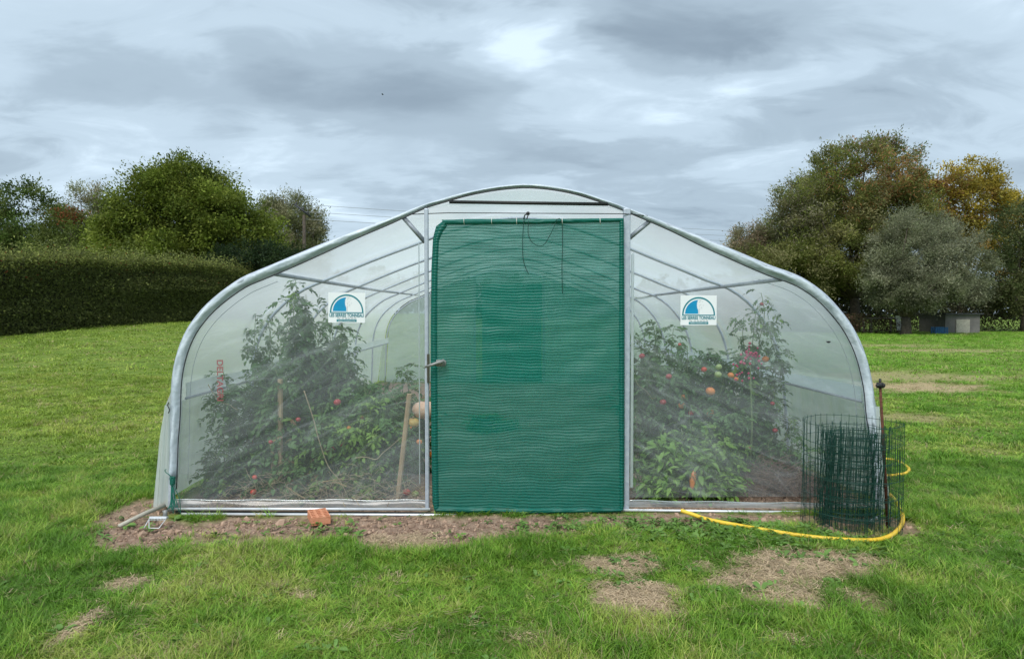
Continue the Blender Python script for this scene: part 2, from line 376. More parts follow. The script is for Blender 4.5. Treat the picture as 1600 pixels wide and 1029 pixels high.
# bare / dry patches, each given as photo px centre and radii (px), turned into ground ellipses
def gpatch(px, py, rx, ry, w):
    c = G(px, py); a = G(px + rx, py); b = G(px, py - ry); b2 = G(px, py + ry)
    return (c.x, c.y, abs(a.x - c.x), abs(b.y - b2.y) / 2, w)
SOIL = [gpatch(480, 820, 330, 22, 1.2), gpatch(640, 835, 120, 24, 1.1), gpatch(760, 822, 170, 22, 1.1), gpatch(240, 830, 90, 26, 1.1), gpatch(1050, 812, 330, 14, .9), gpatch(215, 800, 55, 26, .9),
        gpatch(1340, 820, 110, 22, .8), gpatch(400, 838, 180, 16, .7)]
DRY = [gpatch(1000, 942, 78, 30, 1.0), gpatch(965, 884, 60, 14, .9), gpatch(1175, 900, 75, 18, .85), gpatch(1270, 882, 110, 26, .95), gpatch(1230, 935, 55, 20, .85), gpatch(1360, 945, 40, 22, .6),
       gpatch(205, 912, 34, 10, .9), gpatch(124, 980, 14, 32, .9), gpatch(620, 850, 70, 14, .9), gpatch(470, 930, 26, 8, .7), gpatch(1098, 885, 18, 9, .9), gpatch(300, 1018, 24, 8, .5),
       gpatch(1430, 604, 130, 9, .9), gpatch(1400, 588, 160, 10, .55), gpatch(1480, 548, 120, 3, .6), gpatch(1420, 652, 60, 8, .5), gpatch(1380, 540, 110, 2.5, .5), gpatch(225, 950, 30, 7, .4),
       gpatch(820, 1000, 40, 18, .35), gpatch(1230, 1000, 30, 12, .5)]
def patchval(x, y, L_, seed, edge=.5):
    n = (fbm(x * 3.2, y * 3.2, seed, 4) - .5) * 1.5 + (fbm(x * 11, y * 11, seed + 9, 3) - .5) * .7
    out_ = np.zeros_like(x)
    for cx, cy_, rx, ry, w in L_:
        d = np.hypot((x - cx) / rx, (y - cy_) / ry)
        out_ = np.maximum(out_, w * sstep(1.25, .55, d + n * edge * 1.9))
    return out_
HX0, HX1, HY0, HY1 = P(262, 700, 4.85).x, P(1378, 700, 4.85).x, 4.85, 13.85
def masks(x, y):
    soil = patchval(x, y, SOIL, 21, .34)
    inside = sstep(HX0 - .05, HX0 + .05, x) * sstep(HX1 + .05, HX1 - .05, x) * sstep(HY0 - .06, HY0 + .02, y) * sstep(HY1 + .1, HY1, y)
    soil = np.maximum(soil, inside)
    dry = patchval(x, y, DRY, 55)
    return soil, dry
def nonuni(segs):
    a = []
    for s0, s1, st in segs: a += list(np.arange(s0, s1, st))
    a.append(segs[-1][1]); return np.array(a)
gx = nonuni([(-400, -100, 30), (-100, -30, 5), (-30, -8, .8), (-8, -4, .2), (-4, 4, .045), (4, 8, .2), (8, 30, .8), (30, 100, 5), (100, 400, 30)])
gy = nonuni([(-60, -4, 4), (-4, 2, .5), (2, 6, .035), (6, 10, .12), (10, 40, .5), (40, 120, 4), (120, 1200, 60)])
X, Y = np.meshgrid(gx, gy)
xs, ys = X.ravel(), Y.ravel()
soil, dry = masks(xs, ys)
near = sstep(9, 6, np.hypot(xs, ys))
zs = terrain(xs, ys) + near * ((fbm(xs * 2.2, ys * 2.2, 5, 4) - .5) * .03 + soil * (fbm(xs * 14, ys * 14, 8, 3) - .5) * .035 - soil * .012)
zs = np.where((np.abs(xs) < 3) & (ys > 4.7) & (ys < 14), np.minimum(zs, .012), zs)
nx_, ny_ = len(gx), len(gy)
idx = np.arange(nx_ * ny_).reshape(ny_, nx_)
F = np.stack([idx[:-1, :-1].ravel(), idx[:-1, 1:].ravel(), idx[1:, 1:].ravel(), idx[1:, :-1].ravel()], 1)
gm = bpy.data.materials.new('ground'); gm.use_nodes = True; nt = gm.node_tree; L = nt.links.new; pb = nt.nodes['Principled BSDF']; pb.inputs['Roughness'].default_value = .95; pb.inputs['Specular IOR Level'].default_value = .1
tc = nt.nodes.new('ShaderNodeTexCoord')
def gnoise(sc, d=5, r=.6, st=None):
    n = nt.nodes.new('ShaderNodeTexNoise'); n.inputs['Scale'].default_value = sc; n.inputs['Detail'].default_value = d; n.inputs['Roughness'].default_value = r
    if st:
        mp = nt.nodes.new('ShaderNodeMapping'); mp.inputs['Scale'].default_value = st; L(tc.outputs['Object'], mp.inputs[0]); L(mp.outputs[0], n.inputs['Vector'])
    else: L(tc.outputs['Object'], n.inputs['Vector'])
    return n.outputs[0]
def gramp(f, cols):
    c = nt.nodes.new('ShaderNodeValToRGB'); L(f, c.inputs[0]); el_ = c.color_ramp.elements
    el_[0].position, el_[0].color = cols[0][0], (*cols[0][1], 1); el_[1].position, el_[1].color = cols[-1][0], (*cols[-1][1], 1)
    for p_, c_ in cols[1:-1]: q = el_.new(p_); q.color = (*c_, 1)
    return c.outputs[0]
def gmix(f, a, b):
    m_ = nt.nodes.new('ShaderNodeMix'); m_.data_type = 'RGBA'; L(f, m_.inputs[0]); L(a, m_.inputs[6]); L(b, m_.inputs[7]); return m_.outputs[2]
def gattr(n_):
    a = nt.nodes.new('ShaderNodeAttribute'); a.attribute_name = n_; return a.outputs['Fac']
grass_c = gramp(gnoise(2.2, 8, .7, (1, 1, 1)), [(.3, (.085, .160, .022)), (.5, (.15, .22, .04)), (.7, (.24, .27, .07))])
soil_c = gramp(gnoise(16, 8, .7), [(.3, (.15, .100, .074)), (.5, (.31, .215, .160)), (.7, (.48, .355, .27))])
dry_c = gramp(gnoise(30, 8, .75), [(.3, (.26, .19, .11)), (.5, (.46, .35, .21)), (.7, (.64, .51, .33))])
c = gmix(gattr('dry'), grass_c, dry_c); c = gmix(gattr('soil'), c, soil_c); L(c, pb.inputs['Base Color'])
bp = nt.nodes.new('ShaderNodeBump'); bp.inputs['Strength'].default_value = .9; bp.inputs['Distance'].default_value = .02
L(gnoise(45, 7, .7), bp.inputs['Height']); L(bp.outputs[0], pb.inputs['Normal'])
me = np_mesh('ground', np.stack([xs, ys, zs], 1), F, gm, {'soil': np.clip(soil, 0, 1), 'dry': np.clip(dry, 0, 1)}, smooth=True)
ground = link('ground', me); tag(ground, 'grassy ground with bare brown soil and straw coloured worn patches', None, None, 'structure')
def gz(x, y): return float(terrain(np.array([x]), np.array([y]))[0])

# ------------------------------------------------------------------ scattering (stuff only)
def scatter_obj(name, label, pts, rots, scl, tint, variants, cat='grass'):
    n = len(pts)
    me = bpy.data.meshes.new(name); me.vertices.add(n); me.vertices.foreach_set('co', np.asarray(pts, np.float32).ravel())
    def at(nm, ty, key, arr): a = me.attributes.new(nm, ty, 'POINT'); a.data.foreach_set(key, np.asarray(arr, np.float32).ravel())
    at('rot', 'FLOAT_VECTOR', 'vector', rots); at('scl', 'FLOAT_VECTOR', 'vector', scl)
    at('col', 'FLOAT_COLOR', 'color', np.concatenate([tint, np.ones((n, 1))], 1))
    a = me.attributes.new('vid', 'INT', 'POINT'); a.data.foreach_set('value', rng.integers(0, len(variants), n).astype(np.int32))
    me.update()
    o = link(name, me); tag(o, label, cat, None, 'stuff')
    coll = bpy.data.collections.new(name + '_variants')
    for v in variants: coll.objects.link(v)
    ng = bpy.data.node_groups.new(name + '_scatter', 'GeometryNodeTree')
    ng.interface.new_socket('Geometry', in_out='INPUT', socket_type='NodeSocketGeometry'); ng.interface.new_socket('Geometry', in_out='OUTPUT', socket_type='NodeSocketGeometry')
    gi = ng.nodes.new('NodeGroupInput'); go = ng.nodes.new('NodeGroupOutput'); K = ng.links.new
    ci = ng.nodes.new('GeometryNodeCollectionInfo'); ci.inputs['Collection'].default_value = coll; ci.inputs['Separate Children'].default_value = True; ci.inputs['Reset Children'].default_value = True
    ip = ng.nodes.new('GeometryNodeInstanceOnPoints'); ip.inputs['Pick Instance'].default_value = True
    m2p = ng.nodes.new('GeometryNodeMeshToPoints')
    def na(nm, ty):
        q = ng.nodes.new('GeometryNodeInputNamedAttribute'); q.data_type = ty; q.inputs['Name'].default_value = nm; return q.outputs['Attribute']
    K(gi.outputs[0], m2p.inputs[0]); K(m2p.outputs[0], ip.inputs['Points']); K(ci.outputs[0], ip.inputs['Instance'])
    K(na('vid', 'INT'), ip.inputs['Instance Index'])
    e2r = ng.nodes.new('FunctionNodeEulerToRotation'); K(na('rot', 'FLOAT_VECTOR'), e2r.inputs[0]); K(e2r.outputs[0], ip.inputs['Rotation'])
    K(na('scl', 'FLOAT_VECTOR'), ip.inputs['Scale']); K(ip.outputs[0], go.inputs[0])
    md = o.modifiers.new('scatter', 'NODES'); md.node_group = ng
    return o
grass_m = leaf_mat('grass_blade', trans=.3, rough=.5, attr='col', attr_type='INSTANCER', spec=.35)
def tuft(n, h, spread, wdt, bend, seed, segs=3):
    r_ = random.Random(seed); b = MB()
    for i in range(n):
        a = r_.uniform(0, math.tau); rad = spread * math.sqrt(r_.random()); x, y = rad * math.cos(a), rad * math.sin(a)
        hh = h * r_.uniform(.45, 1.1); da = a + r_.uniform(-1.2, 1.2); bx = bend * r_.uniform(.3, 1.3) * hh; w = wdt * r_.uniform(.7, 1.2)
        dx, dy = math.cos(da), math.sin(da); sx, sy = -dy, dx
        tw = r_.uniform(-.6, .6); sx, sy = sx * math.cos(tw) - sy * math.sin(tw), sx * math.sin(tw) + sy * math.cos(tw)
        vs = []
        for k in range(segs + 1):
            t = k / segs; px_ = x + dx * bx * t * t; py_ = y + dy * bx * t * t; pz = hh * (t - .28 * bend * t * t)
            ww = w * (1 - t ** 1.6) * .5
            if k == segs: vs.append((px_, py_, pz))
            else: vs += [(px_ - sx * ww, py_ - sy * ww, pz), (px_ + sx * ww, py_ + sy * ww, pz)]
        fs = [(2 * k, 2 * k + 1, 2 * k + 3, 2 * k + 2) for k in range(segs - 1)] + [(2 * segs - 2, 2 * segs - 1, 2 * segs)]
        b.add(vs, fs)
    o = bpy.data.objects.new('grass_tuft', b.mesh('grass_tuft', grass_m, True)); return o
def field(x0, x1, y0, y1, dens, slope=1.1, pad=2.6):
    n = int((x1 - x0) * (y1 - y0) * dens); x = rng.uniform(x0, x1, n); y = rng.uniform(y0, y1, n)
    k = np.abs(x - .02 * y) < slope * y + pad
    return x[k], y[k]
def under_house(x, y): return (x > HX0 - .1) & (x < HX1 + .1) & (y > HY0 - .1) & (y < HY1 + .1)
def grass_cols(x, y, dry):
    a = fbm(x * 1.3, y * 1.3, 31, 4); b = fbm(x * 7, y * 7, 37, 3); r_ = rng.random(len(x))
    t = np.clip((a - .5) * 2.6 + (b - .5) * 1.5 + (r_ - .5) * .9 + .40, 0, 1)[:, None]
    far = sstep(9, 24, y)[:, None]
    dark = np.array([.115, .255, .022]); mid = np.array([.225, .42, .042]); yel = np.array([.39, .47, .095])
    c = np.where(t < .5, dark + (mid - dark) * t * 2, mid + (yel - mid) * (t - .5) * 2)
    left = (sstep(-1.8, -3.5, x) * sstep(5.5, 8, y))[:, None]
    c = c * (1 - .5 * left) + np.array([.37, .43, .068]) * .5 * left
    right = (sstep(2.5, 4, x) * sstep(8, 14, y))[:, None]
    c = c * (1 - .55 * right) + np.array([.20, .42, .03]) * .55 * right
    d = np.clip(dry * 1.1, 0, 1)[:, None] * (rng.random(len(x)) < .75)[:, None]
    d = np.maximum(d, (rng.random(len(x)) < (.05 + .1 * (a > .58)))[:, None] * .9)
    straw = np.array([.42, .34, .18]); c = c * (1 - d) + straw * d
    return c * rng.uniform(.62, 1.3, (len(x), 1))
tufts = [tuft(15, .072, .026, .0042, .75, s) for s in range(6)] + [tuft(9, .10, .03, .0045, 1.0, 50 + s) for s in range(3)]
def grass_band(name, label, x0, x1, y0, y1, dens, sc, variants, hmul=1):
    x, y = field(x0, x1, y0, y1, dens)
    soil, dry = masks(x, y)
    k = (~under_house(x, y)) & (rng.random(len(x)) > np.clip(soil * 1.25, 0, .995)) & (rng.random(len(x)) > dry * .84)
    x, y, soil, dry = x[k], y[k], soil[k], dry[k]
    z = terrain(x, y) + sstep(9, 6, np.hypot(x, y)) * (fbm(x * 2.2, y * 2.2, 5, 4) - .5) * .03 - .004
    lush = sstep(.35, .65, fbm(x * 1.7, y * 1.7, 71, 4))
    h = (0.44 + .56 * lush) * rng.uniform(.75, 1.2, len(x)) * (1 - .5 * np.clip(dry + soil, 0, 1)) * hmul
    h = h * np.where(y > 6.5, .75, 1)
    rots = np.stack([rng.normal(0, .16, len(x)), rng.normal(0, .16, len(x)), rng.uniform(0, 6.28, len(x))], 1)
    s = np.stack([np.full(len(x), sc), np.full(len(x), sc), sc * h], 1)
    return scatter_obj(name, label, np.stack([x, y, z], 1), rots, s, grass_cols(x, y, dry), variants)
grass_band('grass', 'short lush green grass in front of the polytunnel', -8, 8, 1.2, 6.3, 1900, 1.0, tufts)
coarse = [tuft(16, .075, .06, .008, .8, 90 + s, 2) for s in range(5)]
grass_band('grass', 'mown grass beside the polytunnel', -18, 18, 6.3, 14, 240, 1.25, coarse, .8)
vcoarse = [tuft(16, .09, .16, .016, .8, 190 + s, 2) for s in range(5)]
grass_band('grass', 'mown lawn stretching to the hedge and the trees', -60, 60, 14, 50, 22, 1.5, vcoarse, .7)

# straw lying in the dry patches, clods on the soil, low weeds by the rail
straw_m = leaf_mat('straw', trans=.1, rough=.8, attr='col', attr_type='INSTANCER', spec=.1)
def straws(seed):
    r_ = random.Random(seed); b = MB()
    for i in range(9):
        a = r_.uniform(0, math.tau); c_ = Vector((r_.uniform(-.03, .03), r_.uniform(-.03, .03), r_.uniform(.002, .012))); d_ = Vector((math.cos(a), math.sin(a), r_.uniform(-.1, .25))) * r_.uniform(.012, .035)
        s_ = Vector((-math.sin(a), math.cos(a), 0)) * .0013
        b.add([c_ - d_ - s_, c_ - d_ + s_, c_ + d_ + s_, c_ + d_ - s_], [(0, 1, 2, 3)])
    return bpy.data.objects.new('straw_bits', b.mesh('straw_bits', straw_m, False))
x, y = field(-5.5, 5.5, 2.2, 5.5, 2400); s_, d_ = masks(x, y); k = (rng.random(len(x)) < d_ * .9 - s_ * .3 + .02) & ~under_house(x, y)
x, y = x[k], y[k]; n = len(x)
scatter_obj('straw', 'dry straw and thatch lying in the worn patches', np.stack([x, y, terrain(x, y) + (fbm(x * 2.2, y * 2.2, 5, 4) - .5) * .03 + .002], 1),
            np.stack([np.zeros(n), np.zeros(n), rng.uniform(0, 6.28, n)], 1), np.repeat(rng.uniform(.7, 1.3, (n, 1)), 3, 1),
            np.array([.57, .44, .29]) * rng.uniform(.55, 1.25, (n, 1)), [straws(s) for s in range(5)], 'straw')
clod_m = leaf_mat('clod', trans=0, rough=.95, attr='col', attr_type='INSTANCER', spec=.05)
def clod(seed):
    r_ = random.Random(seed); bm = bmesh.new(); bmesh.ops.create_icosphere(bm, subdivisions=1, radius=.01)
    for v in bm.verts: v.co *= r_.uniform(.6, 1.3); v.co.z *= .7
    me = bpy.data.meshes.new('clod'); bm.to_mesh(me); bm.free(); me.materials.append(clod_m); return bpy.data.objects.new('clod', me)
x, y = field(-4, 4, 3.6, 5.6, 2600); s_, d_ = masks(x, y); k = (rng.random(len(x)) < s_ * .75 + d_ * .05); x, y = x[k], y[k]; n = len(x)
scatter_obj('soil_crumbs', 'crumbs and small clods of brown soil along the polytunnel', np.stack([x, y, terrain(x, y) + (fbm(x * 2.2, y * 2.2, 5, 4) - .5) * .03 - .012 + (fbm(x * 14, y * 14, 8, 3) - .5) * .035], 1),
            rng.uniform(0, 6.28, (n, 3)), np.repeat(rng.exponential(.42, (n, 1)) + .25, 3, 1), np.array([.35, .245, .18]) * rng.uniform(.5, 1.35, (n, 1)), [clod(s) for s in range(5)], 'soil')
weed_m = leaf_mat('weed_leaf', trans=.3, rough=.5, attr='col', attr_type='INSTANCER')
def weed(seed):
    r_ = random.Random(seed); b = MB()
    for i in range(r_.randint(5, 9)):
        a = r_.uniform(0, math.tau); l = r_.uniform(.02, .045); w = l * r_.uniform(.3, .55); up = r_.uniform(.2, .9)
        d = Vector((math.cos(a), math.sin(a), 0)); s = Vector((-d.y, d.x, 0)) * w
        q = lambda t, z: d * l * t + Vector((0, 0, l * z * up))
        b.add([q(0, 0), q(.4, .5) - s * .4, q(.4, .42), q(.4, .5) + s * .4, q(.8, .55) - s * .45, q(.8, .5), q(.8, .55) + s * .45, q(1.1, .35)],
              [(0, 2, 1), (0, 3, 2), (1, 2, 5, 4), (2, 3, 6, 5), (4, 5, 7), (5, 6, 7)])
    return bpy.data.objects.new('weed_rosette', b.mesh('weed_rosette', weed_m, True))
WEED = [gpatch(1120, 832, 190, 22, 1), gpatch(1000, 880, 70, 12, .6), gpatch(500, 826, 60, 12, .35), gpatch(980, 900, 60, 14, .6), gpatch(1300, 870, 90, 14, .4), gpatch(860, 830, 60, 12, .4)]
x, y = field(-4, 4, 2.4, 5.0, 700); w_ = patchval(x, y, WEED, 91); s_, d_ = masks(x, y); k = (rng.random(len(x)) < w_ * .9 + .035) & (y < 4.74); x, y = x[k], y[k]; n = len(x)
scatter_obj('ground_weeds', 'low broad leaved weeds in the worn grass by the hose', np.stack([x, y, terrain(x, y) + (fbm(x * 2.2, y * 2.2, 5, 4) - .5) * .03 + .004], 1),
            np.stack([rng.normal(0, .2, n), rng.normal(0, .2, n), rng.uniform(0, 6.28, n)], 1), np.repeat(rng.uniform(.6, 1.5, (n, 1)), 3, 1),
            np.array([.15, .27, .065]) * rng.uniform(.7, 1.4, (n, 1)), [weed(s) for s in range(6)], 'weeds')

# ------------------------------------------------------------------ leaf clouds for trees and hedge
def unit(v): return v / np.maximum(np.linalg.norm(v, axis=1, keepdims=True), 1e-9)
def leaf_quads(C, D, l, w, col):
    n = len(C); S = unit(np.cross(D, rng.normal(size=(n, 3))))
    l = np.broadcast_to(np.asarray(l), (n,))[:, None]; w = np.broadcast_to(np.asarray(w), (n,))[:, None]
    V = np.stack([C, C + D * l * .5 + S * w * .5, C + D * l, C + D * l * .5 - S * w * .5], 1).reshape(-1, 3)
    F = np.arange(4 * n).reshape(n, 4)
    return V, F, np.repeat(col, 4, 0)
tree_leaf = leaf_mat('tree_leaf', trans=.40, rough=.6, spec=.2)
def tree(name, label, cat, base, ells, nclump, nleaf, ll, lw, cols, csize=.5, hang=0., patches=(), trunk_r=.25, fork=.3, nlimb=12, sprig=0, seed=0, group=None, upright=0., limb_m=None):
    """ells: crown ellipsoids (dx, dy, z, rx, ry, rz) about the base; patches: (x, z, r, colour) world-space tints of the leaves themselves"""
    r_ = np.random.default_rng(seed)
    base = Vector(base); vol = np.array([e[3] * e[4] * e[5] for e in ells]) ** .7; pick = r_.choice(len(ells), nclump, p=vol / vol.sum())
    E = np.array(ells)[pick]
    d = unit(r_.normal(size=(nclump, 3))); rad = r_.uniform(.25, 1, nclump) ** .42
    wob = .82 + .36 * vnoise(d[:, 0] * 2.5 + d[:, 2] * 2 + seed, d[:, 1] * 2.5 + 7 + pick, seed)
    C = E[:, :3] + d * rad[:, None] * E[:, 3:6] * wob[:, None]
    C[:, 0] += base.x; C[:, 1] += base.y; C[:, 2] += base.z
    per = r_.poisson(nleaf / nclump, nclump) + 4; ci = np.repeat(np.arange(nclump), per); n = len(ci)
    cs = csize * r_.uniform(.6, 1.3, nclump)
    off = r_.normal(size=(n, 3)) * .5 * cs[ci][:, None]; off[:, 2] *= .75
    if hang: off[:, 2] = off[:, 2] - np.abs(r_.normal(size=n)) * hang
    if upright: off[:, 2] = off[:, 2] + np.abs(r_.normal(size=n)) * upright
    Pn = C[ci] + off
    out_dir = d[ci] * .8 + r_.normal(size=(n, 3)) * .75; out_dir[:, 2] += -.15 - hang * 1.2 + upright * 1.2
    cols = np.array(cols); ccol = cols[r_.integers(0, len(cols), nclump)] * r_.uniform(.62, 1.42, (nclump, 1))
    col = ccol[ci] * r_.uniform(.86, 1.2, (n, 1))
    for (px_, pz_, rx_, rz_, pc, amt) in patches:
        q = np.exp(-(((C[:, 0] - px_) / rx_) ** 2 + ((C[:, 2] - pz_) / rz_) ** 2)) * amt
        mk = (r_.random(n) < q[ci])[:, None]; col = np.where(mk, np.array(pc) * r_.uniform(.65, 1.3, (n, 1)), col)
    if sprig:
        k = r_.choice(nclump, min(sprig, nclump), replace=False); k = k[rad[k] > .6]
        for i in k:
            sd_ = Vector(d[i]); sd_.z = abs(sd_.z) + .5; sd_.normalize(); m_ = 16
            t = np.linspace(0, 1, m_)[:, None] * csize * r_.uniform(1.0, 2.0)
            q = C[i] + np.array(sd_) * t + r_.normal(size=(m_, 3)) * .06
            Pn = np.concatenate([Pn, q]); out_dir = np.concatenate([out_dir, np.array(sd_) + r_.normal(size=(m_, 3)) * .5]); col = np.concatenate([col, np.repeat(ccol[i:i + 1] * 1.1, m_, 0)])
    n = len(Pn)
    V, F, CC = leaf_quads(Pn, unit(out_dir), ll * r_.uniform(.4, 1.6, n), lw * r_.uniform(.5, 1.5, n), col)
    V = V - np.array(base)
    root = empty(name, base); tag(root, label, cat, group)
    fo = link('crown', np_mesh('crown', V, F, tree_leaf, {'col': CC}), root)
    b = MB(); fk = Vector((0, 0, fork)); top = Vector((r_.normal() * .3, 0, max(e[2] for e in ells) * .9))
    b.tube([(0, 0, -.3), (trunk_r * .2, 0, fork * .5), fk], [trunk_r * 1.25, trunk_r, trunk_r * .85], 10)
    b.build('trunk', limb_m or bark, root)
    b = MB()
    tg = r_.choice(nclump, nlimb, replace=False)
    for i in tg:
        e_ = Vector(C[i]) - base; md = fk.lerp(e_, .5) + Vector((r_.normal() * .4, r_.normal() * .4, r_.uniform(.1, .8)))
        b.tube([fk - Vector((0, 0, .1)), fk.lerp(md, .5) + Vector((0, 0, .15)), md, e_], [trunk_r * .6, trunk_r * .42, trunk_r * .27, trunk_r * .08], 6)
        for _ in range(3):
            j = r_.integers(0, nclump); q = Vector(C[j]) - base
            if (q - md).length < 3.0: b.tube([md, md.lerp(q, .5) + Vector((0, 0, .2)), q], [trunk_r * .2, trunk_r * .12, trunk_r * .04], 5)
    b.build('branches', limb_m or bark, root)
    return root
def at(px, dist): q = P(px, 489, dist); return q.x
def hz(py, dist): return 1.46 + (489 - py) * dist / FPX
def ell(pxc, pyc, rpx, rpy, dist, base, depth=None, dy=0):     # crown ellipsoid from photo extents at a distance
    k = dist / FPX
    return (at(pxc, dist) - base[0], dy, hz(pyc, dist) - base[2], rpx * k, (depth or rpx * .8) * k, rpy * k)
def base_at(px, dist): x_ = at(px, dist); return (x_, dist, gz(x_, dist))

WAL = [(.115, .155, .018), (.155, .20, .028), (.21, .25, .045), (.085, .12, .018)]
B_ = base_at(285, 42)
tree('walnut_tree', 'large rounded deep green tree rising behind the clipped hedge', 'tree', B_,
     [ell(285, 335, 100, 78, 42, B_), ell(345, 355, 75, 60, 42, B_, dy=-1), ell(222, 370, 55, 55, 42, B_, dy=-1), ell(390, 380, 52, 45, 42, B_), ell(292, 302, 66, 44, 42, B_), ell(300, 410, 110, 40, 42, B_, dy=-1.5), ell(410, 380, 30, 35, 42, B_)],
     620, 150000, .155, .09, WAL, csize=.8, sprig=80, trunk_r=.34, fork=2.2, nlimb=16, seed=3)
WIL = [(.20, .215, .10), (.25, .255, .13), (.16, .18, .075), (.30, .28, .17)]
B_ = base_at(455, 58)
tree('willow_tree', 'pale grey green willow to the right of the large dark tree', 'tree', B_,
     [ell(450, 355, 48, 42, 58, B_), ell(478, 372, 32, 45, 58, B_), ell(425, 345, 26, 30, 58, B_), ell(455, 410, 60, 40, 58, B_)],
     210, 52000, .20, .065, WIL, csize=.7, upright=.35, sprig=110, trunk_r=.25, fork=2.5, nlimb=14, seed=5)
B_ = base_at(140, 60)
tree('willow_tree', 'pale feathery willow behind the left end of the large dark tree', 'tree', B_,
     [ell(140, 350, 42, 52, 60, B_), ell(178, 360, 30, 42, 60, B_), ell(112, 370, 30, 50, 60, B_), ell(150, 410, 70, 40, 60, B_)],
     210, 52000, .20, .065, WIL, csize=.7, upright=.3, sprig=110, trunk_r=.24, fork=2.5, nlimb=14, seed=6)
RUS = (.26, .085, .035)
B_ = base_at(112, 46)
tree('hawthorn_tree', 'small green tree with rust red tips left of the large dark tree', 'tree', B_,
     [ell(110, 375, 42, 45, 46, B_), ell(150, 400, 38, 34, 46, B_), ell(80, 400, 35, 40, 46, B_)],
     120, 18000, .16, .08, [(.12, .16, .035), (.155, .19, .045), (.095, .125, .03)], csize=.7, sprig=25, trunk_r=.16, fork=1.6, nlimb=9, seed=8,
     patches=[(at(118, 46), hz(335, 46), .7, .6, RUS, .8), (at(150, 46), hz(430, 46), .8, .3, RUS, .5)])
B_ = base_at(40, 50)
tree('maple_tree', 'broad mid green tree beyond the hedge at the far left edge', 'tree', B_,
     [ell(40, 345, 60, 62, 50, B_), ell(-10, 370, 50, 60, 50, B_), ell(60, 400, 70, 42, 50, B_)],
     170, 26000, .19, .10, [(.06, .10, .02), (.085, .13, .03), (.11, .14, .035)], csize=.85, sprig=20, trunk_r=.25, fork=2, nlimb=10, seed=9)
B_ = base_at(400, 38)
tree('yew_tree', 'low very dark evergreen tree at the foot of the large dark tree', 'tree', B_,
     [ell(395, 405, 48, 26, 38, B_), ell(430, 410, 35, 28, 38, B_), ell(360, 410, 30, 22, 38, B_), ell(470, 418, 35, 26, 38, B_)],
     140, 20000, .15, .06, [(.022, .042, .014), (.034, .058, .018), (.026, .048, .02)], csize=.55, sprig=20, trunk_r=.2, fork=.8, nlimb=8, seed=10)
# right group
BW = [(.21, .215, .065), (.17, .20, .046), (.28, .265, .12), (.135, .16, .04)]
OR_ = (.42, .22, .09); GY = (.27, .25, .16)
B_ = base_at(1335, 50)
tree('willow_tree', 'tallest tree on the right with brownish autumn patches in its crown', 'tree', B_,
     [ell(1340, 285, 92, 62, 50, B_), ell(1290, 330, 85, 60, 50, B_), ell(1245, 360, 48, 52, 50, B_), ell(1395, 320, 65, 60, 50, B_), ell(1240, 425, 72, 50, 50, B_, dy=-1), ell(1345, 245, 42, 26, 50, B_), ell(1420, 350, 45, 60, 50, B_), ell(1190, 420, 45, 35, 50, B_), ell(1300, 440, 60, 35, 50, B_, dy=2), ell(1310, 370, 90, 70, 50, B_, dy=2), ell(1300, 400, 90, 50, 50, B_, dy=-1.5)],
     760, 190000, .21, .068, BW, csize=.75, upright=.2, sprig=260, trunk_r=.36, fork=2.6, nlimb=24, seed=12,
     patches=[(at(1370, 50), hz(280, 50), 1.9, 2.4, OR_, .5), (at(1290, 50), hz(285, 50), .9, .9, OR_, .3), (at(1320, 50), hz(330, 50), 1.2, .8, OR_, .15), (at(1240, 50), hz(340, 50), 1.7, 2.0, GY, .6), (at(1340, 50), hz(225, 50), 2.0, .8, (.34, .25, .18), .5)])
B_ = base_at(1180, 54)
tree('willow_tree', 'small pale willow on the right just above the polytunnel roof', 'tree', B_,
     [ell(1175, 385, 30, 38, 54, B_), ell(1195, 400, 35, 35, 54, B_), ell(1155, 405, 20, 25, 54, B_)],
     140, 30000, .18, .06, [(.27, .25, .14), (.21, .21, .11), (.33, .25, .17)], csize=.6, upright=.3, sprig=60, trunk_r=.16, fork=2, nlimb=10, seed=13)
SW = [(.21, .225, .13), (.26, .27, .17), (.165, .18, .105), (.30, .305, .205)]
B_ = base_at(1415, 44)
tree('silver_willow_tree', 'round silver grey willow bush in front of the tallest tree', 'tree', B_,
     [ell(1425, 395, 65, 62, 44, B_), ell(1390, 425, 42, 55, 44, B_), ell(1465, 410, 50, 70, 44, B_), ell(1420, 455, 70, 32, 44, B_), ell(1500, 430, 45, 60, 44, B_)],
     380, 125000, .16, .042, SW, csize=.6, upright=.15, sprig=90, trunk_r=.3, fork=1.2, nlimb=22, seed=14)
YE = [(.38, .30, .04), (.42, .33, .05), (.27, .23, .05), (.34, .22, .06)]
B_ = base_at(1500, 60)
tree('poplar_tree', 'yellow and orange autumn tree behind the willows at the right edge', 'tree', B_,
     [ell(1480, 320, 50, 62, 60, B_), ell(1525, 330, 55, 78, 60, B_), ell(1570, 360, 50, 70, 60, B_), ell(1450, 330, 30, 55, 60, B_)],
     280, 48000, .20, .12, YE, csize=.75, sprig=60, trunk_r=.26, fork=2.5, nlimb=14, seed=15, patches=[(at(1452, 60), hz(310, 60), 1.6, 3, (.27, .15, .06), .8)])
B_ = base_at(1600, 52)
tree('alder_tree', 'broad dull green tree past the yellow tree at the right edge', 'tree', B_,
     [ell(1590, 400, 55, 80, 52, B_), ell(1640, 380, 55, 90, 52, B_), ell(1560, 440, 45, 50, 52, B_)],
     180, 28000, .18, .09, [(.07, .095, .03), (.09, .11, .04), (.12, .13, .05)], csize=.8, sprig=30, trunk_r=.25, fork=2, nlimb=10, seed=16)
